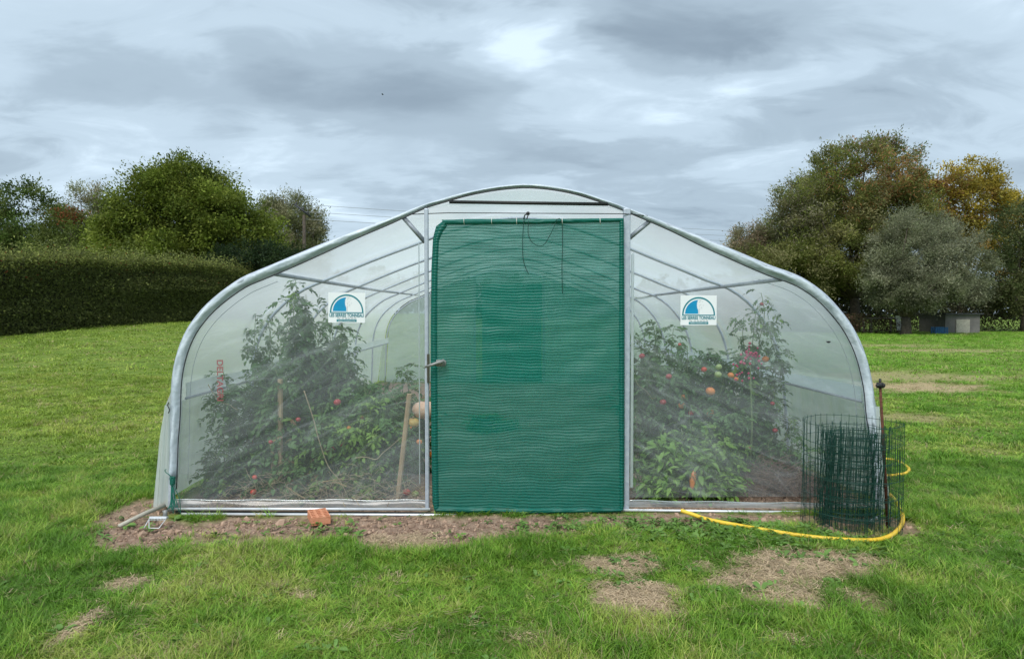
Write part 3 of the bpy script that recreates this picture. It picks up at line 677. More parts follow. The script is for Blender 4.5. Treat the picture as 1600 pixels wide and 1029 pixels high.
# dark thicket added to block horizon light under the right hand trees, low brown scrub in front of it
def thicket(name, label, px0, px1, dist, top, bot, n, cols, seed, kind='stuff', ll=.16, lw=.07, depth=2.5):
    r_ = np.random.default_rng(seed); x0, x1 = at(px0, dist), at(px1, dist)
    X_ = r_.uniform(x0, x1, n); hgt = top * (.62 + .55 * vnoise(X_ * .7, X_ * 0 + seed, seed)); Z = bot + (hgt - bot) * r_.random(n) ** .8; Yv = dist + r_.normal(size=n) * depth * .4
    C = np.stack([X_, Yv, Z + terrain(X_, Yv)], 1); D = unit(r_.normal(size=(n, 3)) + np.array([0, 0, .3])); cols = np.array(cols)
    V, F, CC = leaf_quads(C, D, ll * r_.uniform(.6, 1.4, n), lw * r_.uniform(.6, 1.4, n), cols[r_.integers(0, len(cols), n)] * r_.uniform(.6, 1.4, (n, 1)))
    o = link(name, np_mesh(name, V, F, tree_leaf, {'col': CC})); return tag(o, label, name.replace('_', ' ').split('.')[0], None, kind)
thicket('screening', 'dark tangled undergrowth added beneath the right hand trees against horizon light', 1130, 1680, 53, 4.6, 0, 60000, [(.03, .035, .016), (.045, .05, .02), (.055, .045, .025)], 21)
thicket('scrub', 'low brown scrub in front of the right hand trees', 1300, 1420, 46.5, 1.25, 0, 5000, [(.10, .075, .045), (.07, .075, .03), (.13, .07, .045)], 22, depth=1.5, ll=.14, lw=.04)
thicket('treeline', 'far line of trees beyond the end of the field', -800, 2400, 150, 9, 0, 60000, [(.05, .075, .03), (.07, .09, .04), (.09, .09, .05)], 23, ll=1.0, lw=.7, depth=6)

# hedge on the left
hA = Vector((at(-260, 19), 19, 0)); hB = Vector((at(390, 38), 38, 0))
hroot = empty('hedge', (hA.x, hA.y, gz(hA.x, hA.y))); tag(hroot, 'long clipped dark green hedge along the left side of the lawn', 'hedge')
n = 95000; t = rng.random(n) ** .75; dirv = (hB - hA); ln = dirv.length; nrm = Vector((dirv.y, -dirv.x, 0)).normalized()
def hx(t): return hA.x + dirv.x * t, hA.y + dirv.y * t
hx_, hy_ = hx(t)
HT = 2.72
side = rng.random(n); fr = side < .70
zz_ = np.where(fr, rng.random(n) * HT, HT + rng.normal(size=n) * .08 + np.where(rng.random(n) < .3, np.abs(rng.normal(size=n)) * .28, 0))
bulge = (fbm(hx_ * 1.1, zz_ * 1.3, 61, 3) - .5) * .5
off = np.where(fr, .75 + bulge + rng.normal(size=n) * .06, rng.uniform(-.8, .8, n))
topw = (fbm(hx_ * .6, hy_ * .6, 62, 3) - .5) * .3
px__ = hx_ + nrm.x * off; py__ = hy_ + nrm.y * off; pz__ = terrain(hx_, hy_) + zz_ + topw * (zz_ / HT)
D = unit(rng.normal(size=(n, 3)) + np.array([nrm.x * .6, nrm.y * .6, .25]))
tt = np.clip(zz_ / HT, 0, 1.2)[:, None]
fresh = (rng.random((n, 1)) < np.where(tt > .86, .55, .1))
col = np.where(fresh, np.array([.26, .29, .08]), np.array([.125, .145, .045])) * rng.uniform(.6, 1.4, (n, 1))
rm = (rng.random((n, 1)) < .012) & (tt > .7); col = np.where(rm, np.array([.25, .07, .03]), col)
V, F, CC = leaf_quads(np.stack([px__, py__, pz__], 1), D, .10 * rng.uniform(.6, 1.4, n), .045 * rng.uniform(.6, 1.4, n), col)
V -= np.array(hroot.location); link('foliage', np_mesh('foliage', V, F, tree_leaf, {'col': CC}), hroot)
b = MB()
core = mat('hedge_core_dark', (.012, .014, .008), (.03, .03, .016), rough=1, scale=6)  # near-black solid core standing in for the shade inside the hedge
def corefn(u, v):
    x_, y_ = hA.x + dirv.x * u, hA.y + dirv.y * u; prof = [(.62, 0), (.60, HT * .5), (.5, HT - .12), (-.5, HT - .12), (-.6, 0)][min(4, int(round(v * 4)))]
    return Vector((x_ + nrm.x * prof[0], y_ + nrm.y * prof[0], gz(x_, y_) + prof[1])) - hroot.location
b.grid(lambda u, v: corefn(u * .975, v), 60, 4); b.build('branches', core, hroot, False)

# ------------------------------------------------------------------ things beyond the lawn
pole_d = 50
px0_ = P(475, 336, pole_d); pz0 = gz(px0_.x, pole_d)
pr = empty('utility_pole', (px0_.x, pole_d, pz0)); tag(pr, 'slim grey utility pole standing in front of the pale willow', 'pole')
b = MB(); hgt = px0_.z - pz0; b.tube([(0, 0, -.2), (0, 0, hgt)], [.15, .11], 10); b.build('pole_shaft', bark, pr)
b = MB(); b.box((-.1, 0, hgt + .35), (1.5, .14, .14), Euler((0, R(38), 0)).to_matrix()); b.build('crossarm', tape, pr)
for dx, dz in ((-.45, .7), (.05, .33), (.4, .03)):
    b = MB(); b.tube([(dx - .1, 0, hgt + dz), (dx - .1, 0, hgt + dz + .3)], [.06, .045], 8); b.build('insulator', tape, pr)
cable_m = mat('cable', (.30, .32, .34), (.36, .38, .4), rough=.6)
wr = empty('power_lines', (px0_.x, pole_d, hgt + pz0)); tag(wr, 'three thin overhead power lines running right from the pole', 'cables')
for dz in (0, .55, 1.1):
    b = MB(); a = Vector((0, 0, dz - .3)); e_ = P(1700, 388 - dz * 9, 120) - wr.location
    pts = [a.lerp(e_, t) - Vector((0, 0, 3.0 * 4 * t * (1 - t) * .25)) for t in np.linspace(0, 1, 24)]; b.tube(pts, .016, 4); b.build('cable', cable_m, wr)

white_paint = mat('white_paint', (.62, .62, .58), (.74, .74, .70), rough=.7)
blue_paint = mat('blue_paint', (.02, .12, .28), (.04, .18, .36), rough=.6)
q = G(1348, 519); D_ = 47.5
t_ = empty('plank_table', (at(1377, D_), D_, gz(at(1377, D_), D_))); tag(t_, 'low table of weathered planks at the foot of the right hand trees', 'table')
k = D_ / FPX; ztop = hz(497, D_) - t_.location.z
for i in range(5):
    b = MB(); b.box((0.06 * (i % 2), (i - 2) * .27, ztop + .01 * (i % 3)), (56 * k * random.uniform(.85, 1), .24, .06), Euler((0, R(random.uniform(-2, 2)), 0)).to_matrix()); b.build('plank', wood_grey, t_, False)
for sx in (-1, 1):
    for sy in (-1, 1):
        b = MB(); b.box((sx * 22 * k, sy * .5, ztop / 2 - .05), (.1, .1, ztop), None); b.build('leg', wood_grey, t_, False)
s_ = empty('white_board', (at(1409, 46), 46, gz(at(1409, 46), 46))); tag(s_, 'white board propped up on its end beside the plank table', 'board')
k = 46 / FPX; h_ = 23 * k
b = MB(); b.add([(-.28, .05, 0), (.18, .05, 0), (-.05, .2, h_), (-.30, .2, h_), (-.28, .1, 0), (.18, .1, 0), (-.05, .25, h_), (-.30, .25, h_)], [(0, 1, 2, 3), (7, 6, 5, 4), (0, 4, 5, 1), (1, 5, 6, 2), (2, 6, 7, 3), (3, 7, 4, 0)]); b.build('panel', white_paint, s_, False, loc=(0, 0, .25))
b = MB(); b.tube([(0, .3, 0), (0, .22, h_ * .8)], .03, 6); b.build('prop', wood_grey, s_)
bc = empty('blue_crate', (at(1472, 46), 46, gz(at(1472, 46), 46))); tag(bc, 'blue slatted crate on the lawn edge at the far right', 'crate')
k = 46 / FPX
for i in range(7):
    for yy in (0, .5):
        b = MB(); b.box(((i - 3) * 3.0 * k, yy, 5.5 * k), (2.0 * k, .03, 11 * k)); b.build('slat', blue_paint, bc, False)
for zz2 in (2, 9):
    b = MB(); b.box((0, .03, zz2 * k), (20 * k, .02, 1.2 * k)); b.build('rail', blue_paint, bc, False)
sh = empty('shed', (at(1512, 47), 47.5, gz(at(1512, 47), 47.5))); tag(sh, 'small grey concrete shed under the trees at the far right', 'shed')
conc = mat('concrete', (.13, .125, .12), (.20, .19, .18), rough=.9, scale=2)
k = 47 / FPX
b = MB(); b.box((0, 1.5, 15 * k), (56 * k, 3, 30 * k)); b.build('wall', conc, sh, False)
b = MB(); b.box((0, 1.5, 31 * k), (62 * k, 3.4, 2 * k)); b.build('roof', tape, sh, False)
b = MB(); b.box((0, -.02, 11 * k), (22 * k, .06, 22 * k)); b.build('door', wood_grey, sh, False)
# bird
bd = P(598, 148, 60); br = empty('bird', bd); tag(br, 'tiny dark bird flying in the grey sky', 'bird')
b = MB(); b.tube([(-.09, 0, 0), (-.05, 0, 0), (.03, 0, .005), (.1, 0, -.01)], [.012, .04, .035, .008], 8); b.build('body', tape, br)
for s in (-1, 1):
    b = MB(); b.add([(-.02, 0, .01), (.05, 0, .01), (.01, s * .12, .07), (-.09, s * .22, .03)], [(0, 1, 2, 3)]); b.build('wing', tape, br, False)

# ================================================================== POLYTUNNEL
YF = 4.85
PT = empty('polytunnel', (P(825, 800, YF).x, YF, 0)); tag(PT, 'domed polytunnel of milky plastic film on steel hoops with a green net door', 'greenhouse')
O = PT.location.copy()
def T(p): return Vector(p) - O
outer_px = [(262, 797), (264, 740), (266, 680), (266.5, 640), (268, 600), (272, 570), (280, 541), (291, 516), (305, 495), (322.5, 475), (347.5, 453.5), (376, 434), (398, 424), (422.5, 414), (470, 394), (519, 374), (565, 356.5), (610, 340), (662, 319), (690, 310.5),
            (715, 303), (740, 297), (767, 292), (795, 288.5), (825, 287), (862, 290), (899, 297), (935, 308), (972, 321), (1010, 335.5), (1055, 352.5), (1100, 371.5), (1150, 391.5), (1206, 415), (1235, 425), (1260, 437), (1292, 461), (1324, 498), (1342, 529), (1352, 554), (1358, 576), (1364, 606), (1368, 650), (1372, 700), (1379, 798)]
prof = [P(x, y, YF) for x, y in outer_px]
def resample(pts, n):
    L_ = [0]
    for a, b2 in zip(pts, pts[1:]): L_.append(L_[-1] + (b2 - a).length)
    # catmull-rom through the points
    res = []
    for i in range(n):
        s = L_[-1] * i / (n - 1); j = max(0, min(len(pts) - 2, next((k for k in range(len(L_) - 1) if L_[k + 1] >= s - 1e-9), len(pts) - 2)))
        t = (s - L_[j]) / max(L_[j + 1] - L_[j], 1e-9)
        p0 = pts[max(j - 1, 0)]; p1 = pts[j]; p2 = pts[j + 1]; p3 = pts[min(j + 2, len(pts) - 1)]
        res.append(.5 * ((2 * p1) + (p2 - p0) * t + (2 * p0 - 5 * p1 + 4 * p2 - p3) * t * t + (3 * p1 - p0 - 3 * p2 + p3) * t ** 3))
    return res
PR = resample(prof, 140)
def offs(pts, d):
    o_ = []
    for i, p in enumerate(pts):
        a = pts[max(i - 1, 0)]; c_ = pts[min(i + 1, len(pts) - 1)]; t = (c_ - a).normalized(); nn = Vector((t.z, 0, -t.x)); o_.append(p + nn * d)
    return o_
# front arch: film rolled over the first hoop (inside offset is positive d because the profile runs left to right)
def arad(p): return .0135 + .0105 * float(sstep(2.30, 1.85, p.z))
def voffs(pts, fn):
    o_ = []
    for i_, p in enumerate(pts):
        a = pts[max(i_ - 1, 0)]; c_ = pts[min(i_ + 1, len(pts) - 1)]; t = (c_ - a).normalized(); o_.append(p + Vector((t.z, 0, -t.x)) * fn(p))
    return o_
b = MB(); b.tube([T(p) for p in voffs(PR, arad)], [arad(p) for p in PR], 12)
b.build('arch_frame', galv, PT)
# the band of film pulled over the arch, slightly proud and crinkled
b = MB()
def bandw(p): return 2 * arad(p) + .003 + .026 * float(sstep(2.30, 1.85, p.z)) * (1 - .5 * float(sstep(.75, .5, p.z)))
inn = voffs(PR, bandw)
def bandfn(u, v):
    i = min(int(round(u * 139)), 139); i_ = max(4, min(135, i)); p = PR[i_].lerp(inn[i_], v)
    w_ = bandw(PR[i_])
    s = 1 + .55 * mnoise.noise(Vector((i_ * .55, v * 3, 4)))
    return T(p + Vector((0, -math.sin(math.pi * v ** .8) * (arad(PR[i_]) + .008) * s + .003, 0)))
b.grid(bandfn, 139, 8); b.build('film_edge', plastic_white, PT)
b = MB(); b.tube([T(p + Vector((0, -.020, 0))) for p in voffs(PR, lambda p: bandw(p) + .004)][3:-3], .0045, 6); b.build('arch_inner_line', tape, PT)  # thin dark line along the inner edge of the arch band
# inner seam (tape of the film behind the arch)
b = MB(); seam = offs(PR, .125); b.tube([T(p + Vector((0, .03, 0))) for p in seam][4:37], .002, 5); b.build('film_seam', galv_dark, PT); b = MB(); b.tube([T(p + Vector((0, .03, 0))) for p in seam][101:134], .002, 5); b.build('film_seam', galv_dark, PT)
# inner hoops
HP = offs(PR, .035)
hoop_b = MB(); hoop_b.tube([T(p) for p in HP[::2]] + [T(HP[-1])], .0145, 8); hme = hoop_b.mesh('hoop', galv)
for k in range(1, 7): link('hoop', hme, PT, loc=(0, 1.5 * k, 0))
# hull film
LEN = 9.0
cov = [P(240, 790, YF), P(247, 730, YF), P(251, 680, YF), P(258, 632, YF)]
cov += [p for p in PR if not ((p.x < 0 and p.z < P(0, 612, YF).z) or (p.x > 0 and p.z < P(0, 625, YF).z))]
cov += [P(1371, 634, YF), P(1375, 674, YF), P(1384, 741, YF), P(1391, 800, YF)]
main = cov[4:-4]
b = MB(); mpts = [cov[3]] + main + [cov[-4]]
def hull(u, v):
    f = u * (len(mpts) - 1); i = min(int(f), len(mpts) - 2); p = mpts[i].lerp(mpts[i + 1], f - i)
    sag = .018 * math.sin(math.pi * ((v * 6) % 1)) if v > 0 else 0
    cx_ = O.x; dd = Vector((p.x - cx_, 0, p.z - .6)).normalized()
    return T(p + Vector((0, .01 + v * LEN, 0)) - dd * (sag + .004 * mnoise.noise(Vector((u * 30, v * 12, 0)))))
b.grid(hull, 130, 36); b.build('cover_film', film_hull, PT)
for side_pts in (cov[:4], cov[-4:]):
    b = MB(); sp_ = resample(side_pts, 14)
    def skf(u, v, sp_=sp_):
        f = u * 13; i = min(int(f), 12); p = sp_[i].lerp(sp_[i + 1], f - i)
        z01 = 1 - min(1, max(0, p.z / .8))
        return T(p + Vector(((.016 * z01 * math.sin(v * 60 + 3 * p.z) + .02 * z01 * mnoise.noise(Vector((p.z * 2, v * 14, side_pts[0].x)))), .012 + v * LEN, 0)))
    b.grid(skf, 13, 90); b.build('side_skirt', film_skirt, PT)
    # front return of the skirt, folded towards the arch leg
    b = MB()
    left = side_pts[0].x < 0
    def ret(u, v, sp_=sp_):
        f = u * 13; i = min(int(f), 12); p = sp_[i].lerp(sp_[i + 1], f - i)
        # arch leg x at this height
        leg = min((q for q in (PR[:60] if left else PR[80:])), key=lambda q: abs(q.z - p.z))
        x_ = p.x + (leg.x - p.x + (.012 if left else -.012)) * v
        return T((x_, YF - .005 - .035 * math.sin(v * math.pi) * (1 - .4 * u) - .012 * math.sin(v * 14 + p.z * 5), p.z))
    b.grid(ret, 13, 8); b.build('skirt_fold', film_skirt, PT)
    b = MB(); b.grid(lambda u, v: ret(u, v * 1.12) + Vector((0, LEN + .02, 0)), 13, 8); b.build('skirt_fold', film_hull, PT)
# side rail boards running back along both sides (the pale band seen through the film)
for (a, c_, yb) in (((1352, 604), (1352, 627), 13.8), ((284, 598), (284, 622), 13.8)):
    p0, p1 = P(*a, YF + .05), P(*c_, YF + .05)
    inw = -.03 if p0.x > 0 else .03
    b = MB(); b.grid(lambda u, v: T((p0.x + inw, p0.y + u * (yb - p0.y), p0.z + (p1.z - p0.z) * v + .006 * math.sin(u * 40))), 60, 2)
    b.build('side_band', film_band, PT, True)
    b = MB(); b.tube([T((p1.x + inw, p1.y, p1.z)), T((p1.x + inw, yb, p1.z))], .010, 6); b.build('side_rail', galv_dark, PT)
# purlins along the roof
for a, c_ in (((418, 426, 4.9), (655, 461, 13.5)), ((1222, 436, 4.9), (958, 466, 13.5))):
    b = MB(); p0 = P(*a); p1 = P(c_[0], c_[1], c_[2]); b.tube([T(p0), T(p0.lerp(p1, .5) - Vector((0, 0, .02))), T(p1)], .017, 8); b.build('purlin', galv_dark, PT)
# posts, braces
zt = P(0, 318, YF - .02).z
def rect_post(name, x0, x1, ytop, ybot, y_, m, th=.04):
    a = P(x0, ytop, y_); c_ = P(x1, ybot, y_); b = MB()
    w = abs(c_.x - a.x); b.box(T(((a.x + c_.x) / 2, y_ + th / 2, (a.z + c_.z) / 2)), (w, th, a.z - c_.z)); o = b.build(name, m, PT, False)
    bv = o.modifiers.new('bevel', 'BEVEL'); bv.width = .008; bv.segments = 3; return o
rect_post('post', 662.5, 670.5, 325, 795, YF - .045, galv)
rect_post('post', 974.5, 983.5, 325, 797, YF - .045, galv)
clip_m = film_mat('clip_strip', 1, .75, .2, var=.1, scale=8, white=(.82, .9, .92))
rect_post('clip_strip', 653.5, 656.5, 380, 756, YF - .034, clip_m, .012); rect_post('clip_strip', 986.5, 989.5, 395, 762, YF - .034, clip_m, .012)
for pts in ([(629, 338), (664, 378)], [(1018, 343), (983, 372)]):
    b = MB(); b.tube([T(P(*pts[0], YF + .02)), T(P(*pts[1], YF + .02))], .017, 8); b.build('brace', galv_dark, PT)
# bottom rails
b = MB(); b.tube([T(P(270, 794.5, YF - .055)), T(P(672, 795, YF - .055))], .0095, 8); b.build('bottom_rail', rail_m, PT)
b = MB(); b.tube([T(P(948, 796, YF - .06)), T(P(1386, 801.5, YF - .06))], .0095, 8); b.build('bottom_rail', rail_m, PT)
b = MB(); b.tube([T(P(283, 802.5, YF - .08)), T(P(700, 804, YF - .08)), T(P(1000, 805.5, YF - .08)), T(P(1388, 811, YF - .08))], .0095, 8); b.build('ground_rail', rail_m, PT)
b = MB(); b.tube([T(P(275, 799.3, YF - .045)), T(P(1384, 807, YF - .045))], .012, 6); b.build('rail_gap_shade', black, PT)  # black strip standing in for the shaded gap between the two rails
b = MB(); b.tube([T(P(1385, 800, YF - .05)), T(P(1360, 814, YF - .3))], .012, 8); b.tube([T(P(1347, 806, YF - .12)), T(P(1388, 828, YF - .42))], .011, 8); b.build('corner_foot', rail_m, PT)
# tube behind the arch top and wire
b = MB(); b.tube([T(P(702, 315.5, YF - .015)), T(P(950, 319, YF - .015))], .0125, 8); b.build('lintel_bar', black, PT)
b = MB(); b.tube([T(P(640, 335, YF - .01)), T(P(700, 332.5, YF - .055)), T(P(975, 334, YF - .055)), T(P(1012, 337, YF - .01))], .0032, 6); b.build('tie_wire', tape, PT)
b = MB(); b.ball(T(P(825, 333.5, YF - .07)), .014); b.tube([T(P(825, 334, YF - .075)), T(P(820, 336, YF - .08)), T(P(818, 344, YF - .08))], .005, 6); b.tube([T(P(826, 334, YF - .075)), T(P(822, 345, YF - .08))], .004, 6); b.build('wire_clip', black, PT)
# film panels of the front
def prof_z(x, d=.045):
    pp = offs(PR, d)
    best = None
    for a, c_ in zip(pp[15:125], pp[16:126]):
        if min(a.x, c_.x) <= x <= max(a.x, c_.x) and abs(a.x - c_.x) > 1e-6:
            t = (x - a.x) / (c_.x - a.x); z = a.z + (c_.z - a.z) * t; best = z if best is None else max(best, z)
    return best
def front_panel(pxa, pxb, zbot, nm, m, nu=70, nv=60, ztop=None):
    xa, xb = P(pxa, 600, YF).x, P(pxb, 600, YF).x
    inside = offs(PR, .045)
    # rows by height so the panel follows the bulging sides
    def fn(u, v):
        x = xa + (xb - xa) * u; zt_ = ztop if ztop else (prof_z(x) or zbot + .01)
        z = zbot + (zt_ - zbot) * v
        wr_ = .010 * mnoise.noise(Vector((x * 1.6 + z * 1.2, z * 2.2 - x, 2))) + .004 * mnoise.noise(Vector((x * 6, z * 7, 5)))
        edge = min(u, 1 - u, v, 1 - v) * 8
        return T((x, YF + .015 + wr_ * min(1, edge), z))
    b = MB(); b.grid(fn, nu, nv); return b.build(nm, m, PT)
zb = P(0, 783, YF).z
front_panel(270, 662, zb, 'front_film', film_front, 80, 60)
front_panel(983, 1362, zb, 'front_film', film_front2, 80, 60)
zd = P(0, 341, YF).z
front_panel(671, 974, P(0, 320, YF).z, 'front_film', film_top, 40, 6)
# hem fold at the foot of the panels
for xa, xb, ya, yb in ((268, 668, 780, 780.5), (976, 1380, 781, 787)):
    p0, p1 = P(xa, ya, YF - .02), P(xb, yb, YF - .02)
    b = MB(); b.grid(lambda u, v: T((p0.x + (p1.x - p0.x) * u, YF - .022 - .022 * v + .01 * mnoise.noise(Vector((u * 9, v * 2, xa))) - .012 * math.sin(math.pi * v), (p0.z + (p1.z - p0.z) * u) * (1 - v) + v * (.035 - .03 * u * (xa > 500)))), 60, 6); b.build('film_hem', film_hem, PT)
    b = MB(); b.tube([T((p0.x + (p1.x - p0.x) * u, YF - .030 + .004 * math.sin(u * 30), p0.z + (p1.z - p0.z) * u + .004 * math.sin(u * 22))) for u in np.linspace(0, 1, 30)], .004, 6); b.build('hem_cord', clip_m, PT)
# rear end: film and net door
back = [p + Vector((0, LEN, 0)) for p in offs(PR, .04)]
def rear_panel(x0, x1, zb_, nm, m, ztop=None):
    def fn(u, v):
        x = x0 + (x1 - x0) * u; z_t = ztop if ztop else prof_z(x) or zb_ + .01
        return T((x, YF + LEN, zb_ + (z_t - zb_) * v))
    b = MB(); b.grid(fn, 30, 16); return b.build(nm, m, PT)
DX0, DX1 = P(677, 600, YF).x, P(971, 600, YF).x
rear_panel(P(272, 600, YF).x, DX0, .02, 'rear_film', film_hull); rear_panel(DX1, P(1360, 600, YF).x, .02, 'rear_film', film_hull); rear_panel(DX0, DX1, 2.08, 'rear_film', film_hull)
for x in (DX0 - .03, DX1 + .03):
    b = MB(); b.box(T((x, YF + LEN - .03, 1.1)), (.04, .04, 2.2)); b.build('post', galv_dark, PT, False)
b = MB(); b.grid(lambda u, v: T((DX0 + .13 + (DX1 - DX0 - .15) * u, YF + LEN - .06, .03 + 2.05 * v)), 6, 10); b.build('rear_door', net_m, PT)
# front net door
DR = empty('door'); DR.parent = PT; DR.location = (0, 0, 0)
YD = YF - .09
def PD(px, py, dy=0): return T(P(px, py, YD + dy))
frame_pts = [(682, 797), (678.5, 785), (677, 700), (676, 600), (676, 500), (677, 420), (679.5, 372), (684, 355), (694, 347), (730, 345), (830, 345), (900, 344.5), (972, 342), (973, 500), (973, 700), (972.5, 790), (962, 797), (820, 798), (700, 798)]
b = MB(); b.tube([PD(*p, .02) for p in frame_pts], .014, 8, closed=True); b.build('pipe_frame', net_hem, DR)
def netfn(u, v):
    # v 0 bottom .. 1 top, u left..right
    py = 797 - (797 - 345) * v; xl = 677 + 2 * abs(v - .5)
    if py < 372: xl = 680 + (372 - py) / 27 * (13 * ((372 - py) / 27) ** .6)
    xr = 972.5; px = xl + (xr - xl) * u; q = P(px, py, YD)
    fold = .012 * mnoise.noise(Vector((q.x * 2.4 + q.z * .8, q.z * 5.0 + .6 * math.sin(q.x * 5), 1))) + .006 * mnoise.noise(Vector((q.x * 3, q.z * 14, 8)))
    topw = max(0, (v - .55) / .45)
    fold += topw * .016 * math.sin(q.z * 38 + 2.6 * math.sin(q.x * 4.2)) * (.4 + .6 * mnoise.noise(Vector((q.x * 2, q.z * 2, 3))))
    e = min(1, 12 * min(u, 1 - u, v, 1 - v))
    return T(q + Vector((0, fold * e - .004, 0)))
b = MB(); b.grid(netfn, 90, 150); b.build('net', net_m, DR)
# doubled net folded round the frame: left, top, right, bottom
b = MB()
def strip(p_list, q_list, n_=40):
    def fn(u, v):
        f = u * (len(p_list) - 1); i = min(int(f), len(p_list) - 2); t = f - i
        a = PD(*p_list[i]).lerp(PD(*p_list[i + 1]), t); c_ = PD(*q_list[i]).lerp(PD(*q_list[i + 1]), t)
        q = a.lerp(c_, v); return q + Vector((0, -.012 * math.sin(math.pi * v) - .007 + .003 * mnoise.noise(Vector((u * 30, v * 3, 0))), 0))
    b.grid(fn, n_, 6)
strip([(678, 795), (675, 700), (674, 500), (676, 420), (679, 370), (686, 353), (692, 346)], [(686, 795), (684, 700), (683, 500), (684, 420), (686, 377), (692, 362), (699, 353)])
strip([(690, 343.5), (830, 342.5), (973, 341)], [(694, 351), (830, 350.5), (970, 347)])
strip([(967.5, 343), (967, 500), (968, 795)], [(974.5, 343), (974.5, 500), (974, 795)])
strip([(680, 791), (820, 794), (970, 793)], [(684, 799), (820, 801), (970, 799)])
b.build('net_hem', net_hem, DR)
# ties of the net along the top, latch with its strike plate
for px in (725, 768, 807, 878, 937):
    b = MB(); c_ = PD(px, 346, -.02); b.tube([c_ + Vector((0, -.012, .024)), c_ + Vector((0, -.024, 0)), c_ + Vector((.002, -.012, -.024))], .0022, 5); b.build('cable_tie', white_paint, DR)
latch_m = mat('latch_grey', (.20, .21, .20), (.32, .33, .32), rough=.5, scale=20, metal=.2)
b = MB()
c_ = PD(688, 567, -.035); b.box(c_, (.058, .022, .046)); b.ball(c_ + Vector((.03, 0, 0)), .023, sq=(.6, .5, 1))
b.tube([PD(694, 563, -.06), PD(680, 568, -.065), PD(664, 573, -.06)], [.013, .011, .009], 8); b.build('handle', latch_m, DR)
olive = mat('olive_metal', (.035, .035, .022), (.07, .07, .045), rough=.6)
b = MB(); a = P(669, 553, YF - .06); c_ = P(669, 598, YF - .06); b.box(T(((a.x), YF - .052, (a.z + c_.z) / 2)), (.018, .012, a.z - c_.z)); b.build('strike_plate', olive, PT, False)
# hanging strings on the net
def cord(name, pts, r, label, m=black, y_=YD - .03, cat='string'):
    b = MB(); org = P(*pts[0], y_); raw = [P(x, y, y_) - org for x, y in pts]; b.tube(resample(raw, len(pts) * 5), r, 6); o = b.build(name, m, None, loc=org); return tag(o, label, cat)
dark_green = mat('dark_cord', (.002, .03, .024), (.004, .045, .035), rough=.7)
cord('string', [(820, 336), (818, 350), (816.5, 380), (817, 400), (820, 415), (826, 428)], .0024, 'dark string hanging from the wire clip over the net door', dark_green)
cord('string', [(826, 345), (825, 362), (829, 375), (838, 383), (850, 382), (860, 366), (869, 347)], .0022, 'string hanging in a shallow loop across the top of the net door', dark_green)
cord('string', [(868, 346), (873, 341), (878, 348), (879, 380), (878, 420), (879, 458)], .0024, 'long straight string hanging right of the looped one on the door', dark_green)

